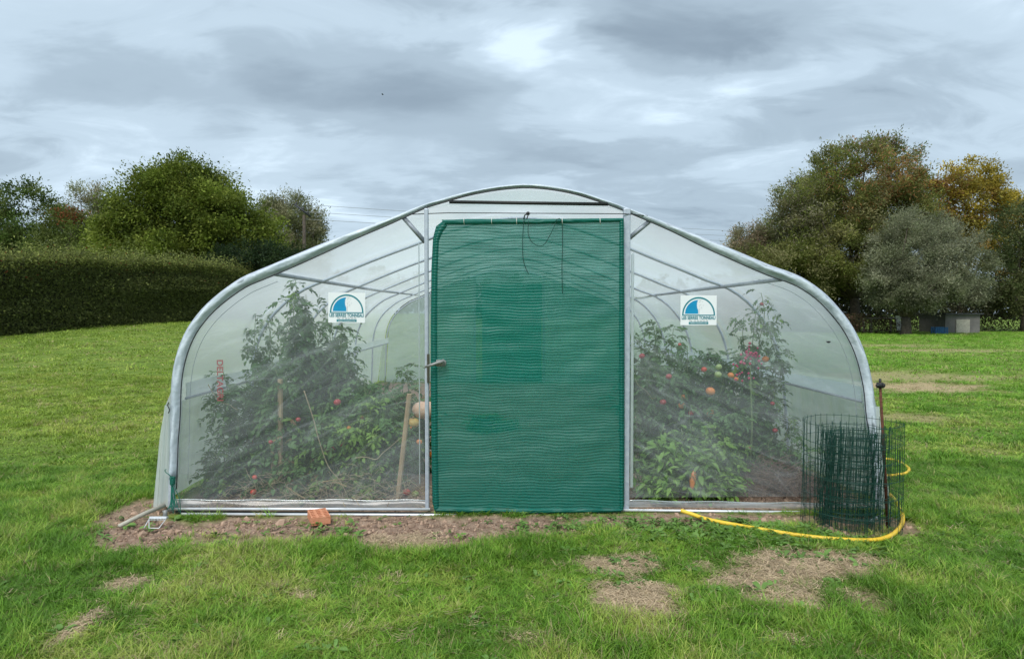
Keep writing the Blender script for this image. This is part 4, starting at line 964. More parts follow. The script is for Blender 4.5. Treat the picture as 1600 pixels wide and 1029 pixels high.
# ------------------------------------------------------------------ signs
def text_mesh(txt, size, m, parent, loc, rot=(R(90), 0, 0), width=None, name='lettering', bold=0.0, ext=.0006):
    cu = bpy.data.curves.new('t', 'FONT'); cu.body = txt; cu.size = size; cu.align_x = 'CENTER'; cu.extrude = ext; cu.offset = bold
    o = bpy.data.objects.new('t', cu); COL.objects.link(o); bpy.context.view_layer.update()
    me = bpy.data.meshes.new_from_object(o.evaluated_get(bpy.context.evaluated_depsgraph_get())); bpy.data.objects.remove(o)
    me.materials.clear(); me.materials.append(m); me.name = name
    if width:
        xs_ = [v.co.x for v in me.vertices]; s = width / (max(xs_) - min(xs_))
        for v in me.vertices: v.co.x *= s
    return link(name, me, parent, loc, rot)
def sign(px, py, tilt, label, wpx=57, hpx=46.5):
    c_ = P(px, py, YF - .012); k = YF / FPX; w, h = wpx * k, hpx * k
    s = empty('sign', (c_.x, YF - .012, c_.z)); s.rotation_euler = (0, R(tilt), 0); tag(s, label, 'sign', 'signs on the front film')
    b = MB(); b.box((0, 0, 0), (w, .002, h)); b.build('panel', paper, s, False)
    # half round emblem: centre bottom at (0, zb)
    zb_ = -h * .155; r_o = w * .455; r_i = w * .415; hh = h * .60; sy = hh / r_o
    def half(r0, r1, a0, a1, yy, m, nm, n_=40, flat=False):
        b = MB(); vs = []; fs = []
        for i in range(n_ + 1):
            a = a0 + (a1 - a0) * i / n_
            for r_ in (r0, r1): vs.append((math.cos(a) * r_, yy, zb_ + math.sin(a) * r_ * sy))
        for i in range(n_): fs.append((2 * i, 2 * i + 1, 2 * i + 3, 2 * i + 2))
        b.add(vs, fs); return b.build(nm, m, s, False)
    half(r_i, r_o, 0, math.pi, -.0016, teal, 'emblem_ring')
    b = MB(); b.box((0, -.0018, zb_ - .002), (2 * r_o, .0008, h * .030)); b.build('emblem_base', teal, s, False)
    # blue quarter with a ragged tree edge
    rq = w * .375; rr = random.Random(5); b = MB(); vs = [(-rq, -.0017, zb_ + h * .035)]
    n_ = 24
    for i in range(n_ + 1):
        a = math.pi - (math.pi / 2) * i / n_
        vs.append((math.cos(a) * rq, -.0017, zb_ + h * .035 + math.sin(a) * rq * sy * .94))
    top_ = vs[-1][2]
    steps = 16
    for i in range(1, steps):
        t = i / steps; z_ = top_ + (zb_ + h * .035 - top_) * t; wv_ = w * (.05 if t < .72 else .012) * math.sin(min(1, t / .72) * math.pi) ** .6
        vs.append((-.003 - abs(wv_) * (1 if i % 2 else .45), -.0017, z_))
    vs.append((-.003, -.0017, zb_ + h * .035))
    b.add(vs, [tuple(range(len(vs)))]); b.build('emblem_quarter', cyan, s, False)
    b = MB()
    for i in range(46):
        x_ = rr.uniform(.003, w * .16); z_ = zb_ + rr.uniform(h * .16, h * .52); r_ = w * rr.uniform(.006, .013)
        if (x_ / (w * .15)) ** 2 + ((z_ - zb_ - h * .35) / (h * .2)) ** 2 < 1: b.add([(x_ - r_, -.0017, z_), (x_, -.0017, z_ - r_ * .6), (x_ + r_, -.0017, z_), (x_, -.0017, z_ + r_ * .6)], [(0, 1, 2, 3)])
    b.box((.003, -.0017, zb_ + h * .12), (.003, .0004, h * .2))
    b.build('tree_emblem', grey_ink, s, False)
    text_mesh('LES SERRES TONNEAU', .034, teal, s, (0, -.0018, -h * .305), width=w * .93, bold=.0010)
    text_mesh('Tél : 03 20 64 50 59', .018, grey_ink, s, (0, -.0018, -h * .385), width=w * .52)
    b = MB(); b.box((0, -.0016, -h * .432), (w * .54, .0010, h * .075)); b.build('address_bar', teal, s, False)
    text_mesh('SERRES-TONNEAU.COM', .010, paper, s, (0, -.0026, -h * .452), width=w * .46)
    return s
sign(541.8, 480.5, .7, 'white and teal greenhouse maker sign on the film left of the door')
sign(1091.5, 484.5, 0, 'white and teal greenhouse maker sign on the film right of the door')
red_film = film_mat('red_print', 1, .85, 0, white=(.40, .13, .14), var=.1, translu=.3)
p0 = P(344.5, 594, YF + .002)
text_mesh('DELTAGRI', .062, red_film, PT, T(p0) + Vector((-.022, -.004, 0)), rot=(R(90), R(90), 0), width=.30, name='printed_lettering', ext=0, bold=.0018)
# beetle on the film
b = MB(); b.ball((0, 0, 0), .012, sq=(1.1, .5, .6)); b.ball((.012, 0, .001), .006); b.tube([(-.008, 0, .0), (-.016, -.004, .012)], .0015, 4); b.tube([(.004, 0, .0), (.006, -.004, -.012)], .0015, 4)
o = b.build('insect', black, None, loc=P(1294, 534, YF - .012)); tag(o, 'small black insect sitting on the film right of the sign', 'insect')

# ------------------------------------------------------------------ objects in front
# perforated brick
bc_ = G(497, 814); BR = empty('brick', (bc_.x, bc_.y + .02, 0), R(24)); tag(BR, 'orange perforated clay brick lying on the soil by the rail', 'brick')
bm = bmesh.new(); nxh, nyh = 3, 5; Lx, Ly, Hh = .105, .21, .075
# top face with holes: grid of cells with recessed openings
xsb = [-Lx / 2]; ysb = [-Ly / 2]
for i in range(nxh): c0 = -Lx / 2 + (i + .5) * Lx / nxh; xsb += [c0 - .0105, c0 + .0105]
xsb.append(Lx / 2)
for j in range(nyh): c0 = -Ly / 2 + (j + .5) * Ly / nyh; ysb += [c0 - .0135, c0 + .0135]
ysb.append(Ly / 2)
b = MB()
for i in range(len(xsb) - 1):
    for j in range(len(ysb) - 1):
        x0, x1, y0, y1 = xsb[i], xsb[i + 1], ysb[j], ysb[j + 1]
        if i % 2 == 1 and j % 2 == 1:
            zb_ = Hh - .055
            b.add([(x0, y0, Hh), (x1, y0, Hh), (x1, y1, Hh), (x0, y1, Hh), (x0, y0, zb_), (x1, y0, zb_), (x1, y1, zb_), (x0, y1, zb_)], [(0, 4, 5, 1), (1, 5, 6, 2), (2, 6, 7, 3), (3, 7, 4, 0), (4, 7, 6, 5)])
        else: b.add([(x0, y0, Hh), (x1, y0, Hh), (x1, y1, Hh), (x0, y1, Hh)], [(0, 1, 2, 3)])
hx2, hy2 = Lx / 2, Ly / 2
b.add([(-hx2, -hy2, 0), (hx2, -hy2, 0), (hx2, hy2, 0), (-hx2, hy2, 0), (-hx2, -hy2, Hh), (hx2, -hy2, Hh), (hx2, hy2, Hh), (-hx2, hy2, Hh)], [(0, 1, 5, 4), (1, 2, 6, 5), (2, 3, 7, 6), (3, 0, 4, 7), (3, 2, 1, 0)])
o = b.build('clay_body', brick_m, BR, False); o.scale = (1.2, 1.0, .72); 
# wooden stick
a = P(257, 789, YF - .06); c_ = G(186, 826); c_.z = .02
b = MB(); b.tube([Vector((0, 0, 0)), (c_ - a) * .45 + Vector((0, 0, .006)), (c_ - a)], [.017, .016, .014], 8)
o = b.build('stick', wood_grey, None, loc=a); tag(o, 'pale wooden stick leaning on the soil at the left corner of the tunnel', 'stick')
# metal scraper with wire frame
g_ = G(245, 826); TR = empty('metal_tool', (g_.x, g_.y, .012)); tag(TR, 'small galvanised tool with toothed plate and bent wire on the soil', 'tool')
b = MB(); b.box((0, .03, .058), (.115, .03, .014), Euler((R(-15), 0, 0)).to_matrix())
for i in range(11): b.box((-.05 + i * .01, .012, .050), (.004, .006, .014))
b.build('toothed_plate', rail_m, TR, False)
b = MB(); b.tube([(-.062, .02, .05), (-.036, -.03, .004), (.030, -.03, .004), (.056, .02, .055)], .0028, 6); b.tube([(-.062, .02, .05), (-.07, -.03, .004)], .0026, 6); b.build('wire_frame', rail_m, TR)
b = MB(); b.tube([(.038, .035, .062), (.036, .045, .085), (.03, .05, .10)], [.014, .013, .017], 10); b.build('socket', latch_m, TR)
# green string bundle at the left corner
ST = empty('string_bundle', P(271, 750, YF - .06)); tag(ST, 'bundle of knotted green string tied to the left foot of the arch', 'string')
r5 = random.Random(4)
b = MB()
for i in range(14):
    a0 = r5.uniform(0, 6.28); q = [Vector((.016 * math.cos(a0 + t * 5 + r5.uniform(-.3, .3)), -.012 + .012 * math.sin(a0 + t * 5), r5.uniform(-.03, .03))) for t in np.linspace(0, 1, 7)]
    b.tube(resample(q, 20), .0028, 5)
b.build('knot', string_m, ST)
b = MB()
for i in range(11):
    x0 = r5.uniform(-.018, .03); q = [Vector((r5.uniform(-.01, .01), -.015, -.02)), Vector((x0 * .6, -.02, -.1)), Vector((x0 + r5.uniform(-.01, .01), -.02, -.17)), Vector((x0 * 1.6 + r5.uniform(-.03, .03), -.03, -.235 + r5.uniform(0, .05)))]
    b.tube(resample(q, 16), .0026, 5)
q = [Vector((0, -.01, .02)), Vector((-.02, -.02, .045)), Vector((-.045, -.02, .065)), Vector((-.05, -.02, .08)), Vector((-.04, -.02, .085))]; b.tube(resample(q, 16), .003, 5)
q = [Vector((0, -.01, 0)), Vector((.03, -.03, -.06)), Vector((.055, -.03, -.12)), Vector((.062, -.03, -.2)), Vector((.06, -.03, -.24))]; b.tube(resample(q, 16), .0025, 5)
b.build('loose_ends', string_m, ST)
# small string at the film corner
cord('string', [(264, 628), (262, 633), (265, 640), (263, 645)], .004, 'short dark tie on the film at the left shoulder', tape, YF - .05)

# roll of green wire mesh
RC = Vector((P(1330, 700, 4.50).x, 4.50, 0)); WR = empty('wire_mesh_roll', RC); tag(WR, 'dark green roll of garden wire mesh standing at the right corner', 'wire roll')
r6 = random.Random(9)
def spiral_mesh(name, r0, r1, turns, h0, h1, step, ringstep, wire=.0019, lean=0.0, cx=0., cy=0., jit=.004, a_start=0.):
    bv = MB(); bh = MB(); Ltot = math.pi * (r0 + r1) * turns; nst = int(Ltot / step); pos = []
    for i in range(nst + 1):
        t = i / nst; a = a_start + t * turns * math.tau; r_ = r0 + (r1 - r0) * t + r6.uniform(-jit, jit)
        pos.append((a, r_))
    def pt(a, r_, z, k=0): return Vector((cx + r_ * math.cos(a) + lean * z, cy + r_ * math.sin(a) * .95, z))
    for a, r_ in pos:
        j1, j2 = r6.uniform(-jit, jit) * 2, r6.uniform(-jit, jit) * 2
        bv.tube([pt(a, r_ + j1, h0 - .004), pt(a + j1, r_, (h0 + h1) * .35), pt(a, r_ + j2, (h0 + h1) * .7), pt(a + j2 * .6, r_, h1 + .022)], wire, 4, caps=False)
    nr = int((h1 - h0) / ringstep); turn_drop = turns
    for k in range(nr + 1):
        z = h0 + (h1 - h0) * k / nr; zj = r6.uniform(-.008, .008)
        bh.tube([pt(a, r_, z + zj + .006 * math.sin(a * 2.3 + k * 1.7) + .02 * (a / 24 - .5) * (turn_drop > 2)) for a, r_ in pos], wire, 4, caps=False)
    o1 = bv.build(name + '_upright_wires', dark_green_wire, WR); o2 = bh.build(name + '_crosswires', dark_green_wire, WR)
    return o1, o2
spiral_mesh('outer', .325, .30, 1.35, .0, .70, .0508, .1016, cy=.0, a_start=-2.6, wire=.0017)
spiral_mesh('inner', .12, .205, 3.8, .01, .62, .032, .0508, cx=-.035, cy=-.02, a_start=1.0, lean=.05, jit=.009, wire=.0017)
spiral_mesh('middle', .215, .25, 1.2, .0, .655, .0508, .1016, cx=.01, a_start=.4, jit=.008, wire=.0017)
# rusty post with black insulator
RP = empty('metal_stake', P(1388, 828, 4.42)); RP.location.z = 0; tag(RP, 'thin rusty steel stake with a black insulator beside the wire roll', 'stake')
tp = P(1375, 597, 4.42) - RP.location
b = MB(); b.tube([(0, 0, -.05), tp], [.0125, .0085], 8)
for k in range(26): c_ = Vector((0, 0, 0)).lerp(tp, k / 26 + .02); b.tube([c_ - tp.normalized() * .003, c_ + tp.normalized() * .003], .0125 - .003 * k / 26, 6)
b.build('rod', rust, RP)
b = MB(); c_ = tp - Vector((0, 0, .02)); b.box(c_, (.034, .03, .036)); b.tube([c_ + Vector((-.034, -.01, .0)), c_ + Vector((-.010, -.01, .0))], [.006, .016], 10); b.tube([c_ + Vector((.014, 0, 0)), c_ + Vector((.030, 0, -.002))], [.02, .014], 10)
b.tube([c_, c_ + Vector((0, 0, .045))], .008, 8); b.build('insulator', black, RP)
# hose
hp = [(1064, 797, .05), (1082, 803, .035), (1110, 812, .02), (1180, 825, .018), (1250, 836, .018), (1310, 842, .018), (1360, 843.5, .018), (1385, 839, .018), (1400, 830, .018), (1410, 815, .02), (1409, 800, .02), (1402, 786, .02), (1392, 774, .02), (1378, 764, .02), (1366, 750, .02)]
pts = [G(x, y, z) for x, y, z in hp]
pts[0].y = min(pts[0].y, YF - .02)
b = MB(); b.tube(resample(pts, 150), .0145, 10)
HO = empty('garden_hose', (pts[5].x, pts[5].y, 0)); tag(HO, 'thick yellow garden hose curving round the wire roll', 'hose')
o = b.build('front_loop', hose_m, HO); o.location = -HO.location
hp2 = [(1362, 722), (1380, 717), (1398, 719), (1412, 725), (1420, 732), (1417, 738), (1405, 741), (1385, 743), (1366, 741)]
b = MB(); b.tube(resample([G(x, y, .02) for x, y in hp2], 80), .0145, 10); o = b.build('rear_loop', hose_m, HO); o.location = -HO.location

# ------------------------------------------------------------------ plants inside
def poly_leaf(b, org, d, up, l, w, droop=.2, fold=.25):
    s = d.cross(up)
    if s.length < 1e-4: s = Vector((1, 0, 0))
    s.normalize(); n_ = s.cross(d).normalized(); q = []
    for t, ww in ((0, 0), (.22, .75), (.5, 1.), (.78, .62), (1.0, 0)):
        c_ = org + d * l * t - n_ * droop * l * t * t
        if ww == 0: q.append((c_,))
        else: q.append((c_ + s * w * ww * .5 + n_ * fold * w * ww * .5, c_, c_ - s * w * ww * .5 + n_ * fold * w * ww * .5))
    vs = [q[0][0], *q[1], *q[2], *q[3], q[4][0]]
    b.add(vs, [(0, 2, 1), (0, 3, 2), (1, 2, 5, 4), (2, 3, 6, 5), (4, 5, 8, 7), (5, 6, 9, 8), (7, 8, 10), (8, 9, 10)])
def tomato_leaf(seed, size=.2):
    r_ = random.Random(seed); b = MB(); pts = []
    for k in range(7):
        t = k / 6; pts.append(Vector((size * t * (1 - .1 * t), size * .12 * math.sin(t * 2.2) * r_.uniform(-1, 1), size * (.10 * t - .55 * t * t))))
    b.tube(pts, [.0028, .0025, .0022, .002, .0017, .0014, .001], 4, caps=False)
    for k in (2, 3, 4, 5):
        for s in (-1, 1):
            d = Vector((.55 + r_.uniform(-.2, .2), s * 1.0, r_.uniform(-.25, .15))).normalized(); l = size * r_.uniform(.30, .42) * (1.15 - abs(k - 3) * .15)
            poly_leaf(b, pts[k], d, Vector((0, 0, 1)), l, l * .55, r_.uniform(.15, .6), r_.uniform(.1, .5))
    poly_leaf(b, pts[6], Vector((1, 0, -.7)).normalized(), Vector((0, 0, 1)), size * .42, size * .25, .3, .3)
    return b
tom_m = [leaf_mat('tomato_leaf_dark', ((.055, .135, .042), (.135, .25, .078)), trans=.25), leaf_mat('tomato_leaf_fresh', ((.15, .29, .05), (.26, .42, .09)), trans=.35), leaf_mat('dry_leaf', ((.15, .085, .035), (.34, .24, .11)), trans=.2, rough=.8)]
tl_meshes = [[tomato_leaf(s + 10 * j, .21 if j < 2 else .13).mesh('leaf', tom_m[j]) for s in range(5)] for j in range(3)]
def pep_leaf(seed, L_=.15):
    r_ = random.Random(seed); b = MB(); b.tube([Vector((0, 0, 0)), Vector((.03, 0, .01)), Vector((.05, 0, .008))], .0018, 4, caps=False)
    poly_leaf(b, Vector((.05, 0, .008)), Vector((1, 0, .12)).normalized(), Vector((0, 0, 1)), L_, L_ * r_.uniform(.34, .46), r_.uniform(.2, .55), r_.uniform(.1, .35)); return b
pep_m = leaf_mat('pepper_leaf', ((.12, .26, .045), (.27, .45, .10)), trans=.35, rough=.4)
pep_meshes = [pep_leaf(s).mesh('leaf', pep_m) for s in range(5)]
def fruit_mat(nm, a, c_): return mat(nm, a, c_, rough=.25, scale=14)
F_RED = fruit_mat('fruit_red', (.55, .035, .02), (.66, .07, .03)); F_OR = fruit_mat('fruit_orange', (.75, .19, .03), (.82, .28, .06)); F_GR = fruit_mat('fruit_green', (.30, .42, .12), (.42, .52, .2)); F_PK = fruit_mat('fruit_dark', (.30, .02, .03), (.42, .05, .05))
def fruit_mesh(m, r_, ob=(1, 1, .86), nm='tomato'):
    b = MB(); b.ball((0, 0, 0), r_, 14, 9, ob); return b.mesh(nm, m)
def calyx_mesh(r_):
    b = MB()
    for k in range(6):
        a = k * math.tau / 6; d = Vector((math.cos(a), math.sin(a), -.15)); poly_leaf(b, Vector((0, 0, r_ * .8)), d.normalized(), Vector((0, 0, 1)), r_ * .9, r_ * .3, .3, .1)
    b.tube([Vector((0, 0, r_ * .8)), Vector((.004, 0, r_ * 1.5))], .002, 4); return b.mesh('calyx', stem_g)
cal = calyx_mesh(.03)
fm = {('r', .032): fruit_mesh(F_RED, .032), ('o', .036): fruit_mesh(F_OR, .036), ('g', .036): fruit_mesh(F_GR, .036), ('p', .02): fruit_mesh(F_PK, .02), ('s', .02): fruit_mesh(F_RED, .02)}
fkey = {k[0]: k for k in fm}
def leaf_xform(pos, az_, tilt, sc): return Matrix.LocRotScale(pos, Euler((random.uniform(-.5, .5), tilt, az_), 'XYZ'), Vector((sc, sc, sc)))
def add_filler(root, stems, n, variants, sz, nm='foliage'):
    """inner leaves too tangled to pick apart: one mesh"""
    Vs, Fs, off_ = [], [], 0
    arrs = []
    for me_ in variants:
        v_ = np.empty(len(me_.vertices) * 3, np.float32); me_.vertices.foreach_get('co', v_); arrs.append((v_.reshape(-1, 3), [tuple(p.vertices) for p in me_.polygons]))
    for i in range(n):
        st = random.choice(stems); t = random.uniform(.04, 1) ** 1.15; p = stem_at(st, t)
        v_, f_ = random.choice(arrs); M = np.array(leaf_xform(p + Vector((random.gauss(0, .05), random.gauss(0, .05), random.gauss(0, .03))), random.uniform(0, 6.28), random.uniform(-.6, .7), sz * random.uniform(.6, 1.15)))
        Vs.append(v_ @ M[:3, :3].T + M[:3, 3]); Fs += [tuple(q + off_ for q in f) for f in f_]; off_ += len(v_)
    me_ = bpy.data.meshes.new(nm); me_.from_pydata(np.concatenate(Vs).tolist(), [], Fs); me_.materials.append(variants[0].materials[0]); me_.update()
    o = link(nm, me_, root); o['kind'] = 'stuff'; return o
def stem_at(st, t):
    f = t * (len(st) - 1); i = min(int(f), len(st) - 2); return st[i].lerp(st[i + 1], f - i)
def plant(name, label, cat, px, depth, top_py, spread, nst, nleaf, nfill, kinds, fruits=(), seed=0, lsz=1.0, group='tomato plants inside the polytunnel', meshes=None, lowdry=0., leafstart=.08):
    random.seed(seed); nleaf = int(nleaf * 1.45); nfill = int(nfill * 4.4); lsz *= .62
    x_ = at_px(px, depth); root = empty(name, (x_, depth, 0)); tag(root, label, cat, group)
    h = 1.46 + (489 - top_py) * depth / FPX
    stems = []
    for s in range(nst):
        a = random.uniform(0, 6.28); hh = h * (1 if s == 0 else random.uniform(.55, .97)); sp_ = spread * (.25 if s == 0 else random.uniform(.5, 1.)); q = []
        for k in range(8):
            t = k / 7; q.append(Vector((math.cos(a) * sp_ * (t ** .42) + random.gauss(0, .02) * (k > 0), math.sin(a) * sp_ * .6 * (t ** .42) + random.gauss(0, .02) * (k > 0), hh * t)))
        q = resample(q, 16); stems.append(q)
    b = MB()
    for q in stems: b.tube(q, [.009 * (1 - .7 * i / 15) for i in range(16)], 6)
    b.build('stem', stem_g, root)
    meshes = meshes or tl_meshes
    if nfill: add_filler(root, stems, nfill, meshes[kinds[0]] if meshes is tl_meshes else meshes, lsz)
    for i in range(nleaf):
        st = random.choice(stems); t = leafstart + (1 - leafstart) * ((i + random.random()) / nleaf); p = stem_at(st, t)
        kd = random.choice(kinds)
        if lowdry and t < .35 and random.random() < lowdry: kd = 2
        ml = meshes[kd] if meshes is tl_meshes else meshes
        o = link('leaf', random.choice(ml), root); o.matrix_local = leaf_xform(p + Vector((random.gauss(0, .03), random.gauss(0, .03) - .02, 0)), random.uniform(0, 6.28), random.uniform(-.5, .8), lsz * random.uniform(.65, 1.15))
    for (fx, fy, kd, sc) in fruits:
        fp = P(fx, fy, depth - spread * .35 - .05) - root.location
        f_ = link('pepper' if kd == 'P' else 'tomato', pepper_me if kd == 'P' else fm[fkey[kd]], root, fp, Euler((random.uniform(-.3, .3), random.uniform(-.3, .3), 0))); f_.scale = (sc, sc, sc)
        if kd != 'P': c_ = link('calyx', cal, f_); k_ = fkey[kd][1] / .03; c_.scale = (k_, k_, k_)
    return root
def at_px(px, depth): return P(px, 600, depth).x
b = MB(); b.tube([Vector((0, 0, .05)), Vector((0, 0, .03)), Vector((.002, 0, -.01)), Vector((.004, 0, -.045)), Vector((.01, 0, -.07))], [.012, .022, .021, .015, .003], 10); pepper_me = b.mesh('pepper', F_OR)

# stakes
def stake(px, py0, py1, depth, label, lean=0):
    p1 = P(px, py0, depth); base = P(px + lean, py1, depth); base.z = max(-.05, base.z)
    b = MB(); b.tube([base - base, p1 - base], [.019, .021], 7); o = b.build('garden_stake', wood_pale, None, False, loc=base); tag(o, label, 'stake', 'wooden stakes among the tomato plants')
stake(438, 592, 760, 5.25, 'pale wooden stake in the tall tomato bush on the left')
stake(640, 615, 790, 5.12, 'leaning wooden stake near the left door post', -20)
stake(426, 690, 765, 5.3, 'short dark stake low in the left tomato bush', 3)

L1 = 'tomato plant left of the door, '
plant('tomato_plant', 'tall dense tomato plant with pale new shoots at its top, left', 'tomato plant', 452, 5.75, 438, .33, 7, 85, 150, [0, 0, 0, 1], [(395, 690, 's', 1), (490, 690, 'p', 1.2)], 1, lowdry=.4)
plant('tomato_plant', 'tomato plant leaning to the far left film panel', 'tomato plant', 400, 5.45, 560, .42, 6, 65, 90, [0], [(396, 768, 'r', .8), (345, 735, 'g', .6)], 2)
plant('tomato_plant', 'tall tomato plant just left of the left sign', 'tomato plant', 500, 6.1, 500, .32, 6, 60, 110, [0], [(476, 640, 'o', .6)], 3)
plant('tomato_plant', 'sparse low tomato plant in the bottom left corner of the tunnel', 'tomato plant', 330, 5.35, 690, .30, 6, 45, 35, [0, 0, 1], [], 4, .8)
plant('tomato_plant', 'tomato plant with dried lower leaves in the middle of the left bed', 'tomato plant', 530, 5.4, 612, .34, 7, 80, 70, [0, 0, 1, 1], [(533, 692, 'r', .9), (527, 628, 'p', 1.5), (520, 700, 'r', .7), (545, 668, 'o', .5)], 5, lowdry=.8)
plant('tomato_plant', 'tomato plant carrying a pale green tomato near the left door post', 'tomato plant', 602, 5.45, 585, .30, 7, 80, 80, [0, 0, 1], [(588, 682, 'g', 1.1), (635, 768, 'r', 1.0), (649, 771, 'g', .8), (604, 662, 'g', .5), (655, 690, 'o', .7), (640, 668, 'o', .5), (566, 652, 's', .8)], 6, lowdry=.7)
plant('tomato_plant', 'tomato plant with upright tips behind the left door post', 'tomato plant', 640, 6.1, 572, .28, 6, 50, 80, [0, 1, 2], [(676, 710, 'o', 1.0)], 7)
plant('tomato_plant', 'tomato plant deep in the left bed behind the pale shoots', 'tomato plant', 480, 7.2, 505, .4, 6, 20, 130, [0], [], 8, 1.1)
plant('tomato_plant', 'tomato plant deep in the left bed behind the middle one', 'tomato plant', 575, 7.3, 588, .4, 6, 20, 120, [0], [], 9, 1.1)
plant('tomato_plant', 'young tomato shoots reaching towards the left shoulder of the arch', 'tomato plant', 425, 6.4, 470, .30, 4, 22, 30, [0, 1], [], 10, .9)
plant('tomato_plant', 'tomato plant in the front left bed with red fruit near the rail', 'tomato plant', 465, 5.25, 655, .30, 6, 60, 60, [0, 1, 2], [(466, 655, 'p', 1), (398, 745, 's', 1), (423, 690, 'p', .9)], 11, lowdry=.8)
plant('tomato_plant', 'broad leafy tomato plant filling the left half of the tall bush', 'tomato plant', 412, 5.95, 492, .30, 8, 45, 130, [0], [], 12)
plant('tomato_plant', 'broad leafy tomato plant filling the right half of the tall bush', 'tomato plant', 520, 5.95, 492, .30, 8, 45, 130, [0, 0, 1], [], 13)
plant('tomato_plant', 'fresh green tomato plant low in the middle of the left bed', 'tomato plant', 560, 5.3, 625, .32, 8, 60, 60, [1], [], 14, .9)
# right bed
plant('tomato_plant', 'tall tomato plant pressed to the right door post', 'tomato plant', 1015, 6.1, 505, .30, 7, 60, 130, [0], [(1003, 556, 'p', 1.4), (1012, 700, 'p', 1.2), (1062, 538, 'r', .5)], 21)
plant('tomato_plant', 'tomato plant with dark red fruit right of the door', 'tomato plant', 1055, 5.8, 540, .30, 7, 65, 110, [0], [(1065, 633, 'o', .9), (1045, 588, 'p', 1.4), (1036, 628, 'p', 1.5), (1080, 645, 'p', 1.4), (1068, 620, 'o', .7)], 22)
plant('tomato_plant', 'tomato plant carrying large orange tomatoes below the right sign', 'tomato plant', 1115, 5.8, 565, .30, 7, 75, 110, [0], [(1110, 611, 'o', 1.15), (1109, 645, 'o', 1.2), (1100, 577, 'r', .8), (1122, 585, 'g', .9), (1123, 573, 'g', .8), (1142, 586, 'o', .8), (1150, 592, 'o', .6)], 23)
plant('tomato_plant', 'tallest tomato vine on the right with a bushy drooping top', 'tomato plant', 1184, 5.9, 450, .20, 9, 95, 90, [0, 0, 1], [(1196, 561, 'o', .9), (1190, 475, 'p', .9)], 24, .85, leafstart=.3)
plant('tomato_plant', 'tomato plant under the tall vine near the second hoop', 'tomato plant', 1190, 5.8, 590, .30, 6, 60, 80, [0, 0, 1], [(1207, 630, 'p', 1), (1211, 672, 'p', 1.2)], 25, .85)
plant('tomato_plant', 'wispy tomato plant spreading to the lower right film', 'tomato plant', 1225, 5.6, 680, .28, 7, 50, 35, [0], [(1170, 700, 'p', .8)], 26, .75)
plant('tomato_plant', 'tomato plant deep in the right bed seen over the others', 'tomato plant', 1110, 7.4, 545, .45, 6, 10, 140, [0], [], 27, 1.1)
plant('tomato_plant', 'far tomato plant behind the right door post', 'tomato plant', 1020, 7.6, 520, .35, 6, 10, 120, [0], [], 28, 1.1)
plant('tomato_plant', 'bright green tomato plant in the middle of the right bed', 'tomato plant', 1130, 5.35, 665, .26, 7, 60, 60, [1], [], 29, .8)
plant('tomato_plant', 'dark tomato plant just behind the pepper bushes', 'tomato plant', 1090, 5.5, 640, .36, 6, 40, 110, [0], [], 30, .9)
plant('tomato_plant', 'small fresh green plant low in the path behind the net door', 'tomato plant', 765, 8.3, 650, .35, 6, 20, 60, [1], [], 36, 1.0)
PG = 'pepper plants at the front of the right bed'
plant('pepper_plant', 'pepper plant with broad pointed leaves beside the right door post', 'pepper plant', 1025, 5.25, 665, .26, 8, 95, 40, [0], [], 31, 1.0, PG, pep_meshes)
plant('pepper_plant', 'pepper plant bearing one long orange pepper', 'pepper plant', 1078, 5.2, 690, .24, 8, 90, 30, [0], [(1082, 747, 'P', 1.25)], 32, .95, PG, pep_meshes)
plant('pepper_plant', 'low pepper plant with narrow leaves at the front rail', 'pepper plant', 1125, 5.15, 722, .24, 8, 70, 30, [0], [], 33, .8, PG, pep_meshes)
plant('pepper_plant', 'shorter pepper plant squeezed against the film by the door', 'pepper plant', 1040, 5.08, 730, .24, 8, 60, 20, [0], [], 34, .85, PG, pep_meshes)
# magenta flower spike
fl = fruit_mat('magenta_flower', (.42, .02, .08), (.58, .05, .15))
AM = empty('amaranth_plant', (at_px(1172, 5.5), 5.5, 0)); tag(AM, 'flowering plant with a clustered magenta red flower head', 'flower')
b = MB(); b.tube([(0, 0, 0), (.02, 0, .5), (.0, 0, 1.05)], [.008, .007, .004], 6); b.build('stem', stem_g, AM)
random.seed(5)
for (dx, dz, n_) in ((0, 0, 20), (-.06, -.07, 10), (.05, -.05, 8), (-.05, -.16, 8)):
    b = MB(); c_ = P(1172, 553, 5.42) - AM.location + Vector((dx, 0, dz))
    for i in range(n_): b.ball(c_ + Vector((random.gauss(0, .032), random.gauss(0, .02), random.gauss(0, .032))), random.uniform(.008, .014), 6, 4)
    b.build('flower_head', fl, AM)
# squashes seen by the left post
pe = mat('squash_skin', (.62, .36, .24), (.75, .50, .36), rough=.5, scale=6); ye = mat('squash_yellow', (.72, .42, .10), (.80, .55, .2), rough=.5, scale=8)
def squash(px, py, depth, r_, m, label):
    c_ = P(px, py, depth); SQ = empty('squash', c_); tag(SQ, label, 'squash'); b = MB(); vs = []; sg, rg = 24, 12
    for i in range(rg + 1):
        th = math.pi * i / rg
        for k in range(sg):
            ph = math.tau * k / sg; rr_ = r_ * (1 + .06 * abs(math.cos(ph * 4))) * (1 - .15 * math.cos(th) ** 8); vs.append((rr_ * math.sin(th) * math.cos(ph) * 1.2, rr_ * math.sin(th) * math.sin(ph), rr_ * math.cos(th) * .9))
    b.add(vs, [(i * sg + k, (i + 1) * sg + k, (i + 1) * sg + (k + 1) % sg, i * sg + (k + 1) % sg) for i in range(rg) for k in range(sg)]); b.build('rind', m, SQ)
    b = MB(); b.tube([(0, 0, r_ * .85), (.01, 0, r_ * 1.15)], [.012, .008], 6); b.build('stalk', stem_dry, SQ)
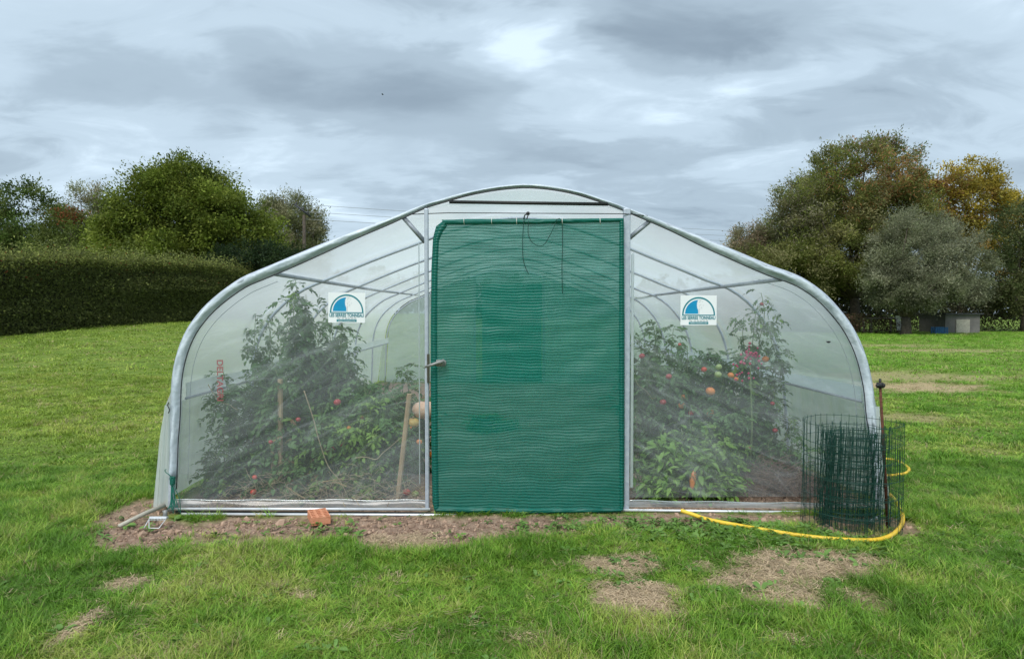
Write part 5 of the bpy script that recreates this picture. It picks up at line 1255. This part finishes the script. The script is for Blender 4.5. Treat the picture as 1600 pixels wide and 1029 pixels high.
squash(664, 640, 5.5, .085, pe, 'large pale peach squash resting in the leaves by the left post')
squash(645, 660, 5.45, .045, ye, 'small yellow squash just below the larger peach one')
# dry twigs in the left bed, brown heap in the right corner
def dry_heap(px, depth, w, h, n, seed, label, nm, cat, y2=.35, m=stem_dry, r0=.0022):
    random.seed(seed); b = MB(); x_ = at_px(px, depth)
    for i in range(n):
        a = random.uniform(0, 6.28); p = Vector((random.gauss(0, w), random.gauss(0, y2), 0)); hh = h * math.exp(-(p.x / w) ** 2 * .5) * random.uniform(.2, 1.1)
        d = Vector((math.cos(a), math.sin(a) * .6, random.uniform(-.3, .8))) * random.uniform(.05, .16)
        c_ = p + Vector((0, 0, hh * random.random())); b.tube([c_, c_ + d * .5 + Vector((0, 0, random.uniform(-.02, .02))), c_ + d], [r0, r0 * .8, r0 * .4], 4, caps=False)
    o = b.build(nm, m, None, loc=(x_, depth, .01)); tag(o, label, cat, None, 'stuff')
brown_dry = mat('brown_litter', (.10, .060, .045), (.24, .16, .12), rough=.9, scale=12)
dry_heap(1215, 5.35, .22, .26, 1500, 3, 'heap of dry brown plant waste in the right corner', 'plant_waste', 'plant waste', .15, brown_dry, .003)
dry_heap(560, 5.15, .32, .30, 520, 4, 'dry yellowed stems under the tomato plants left of the door', 'dry_stems', 'dry stems', .15)
dry_heap(430, 5.2, .22, .3, 260, 6, 'dead tomato stems low in the left bed', 'dry_stems', 'dry stems', .12)
def vine(px0, py0, px1, py1, depth, label, seed, r_=.005):
    random.seed(seed); a = P(px0, py0, depth); c_ = P(px1, py1, depth); b = MB()
    q = [(c_ - a) * t + Vector((random.gauss(0, .02), 0, random.gauss(0, .02) - .05 * math.sin(t * 3.1))) * (0 < t < 1) for t in np.linspace(0, 1, 6)]
    q = resample(q, 30); b.tube(q, [r_ * (1 - .5 * i / 29) for i in range(30)], 6); o = b.build('dead_vine', stem_dry, None, loc=a); tag(o, label, 'vine')
vine(475, 610, 545, 780, 5.0, 'bare pale vine crossing the middle of the left bed', 1)
vine(555, 715, 628, 682, 5.0, 'pale dry branch rising towards the left door post', 2, .004)
vine(325, 600, 372, 640, 5.2, 'thin bare shoot by the printed red lettering', 3, .004)
vine(992, 590, 1025, 620, 5.0, 'thin pale curling tendril right of the door', 4, .002)
print('objects', len(bpy.data.objects))
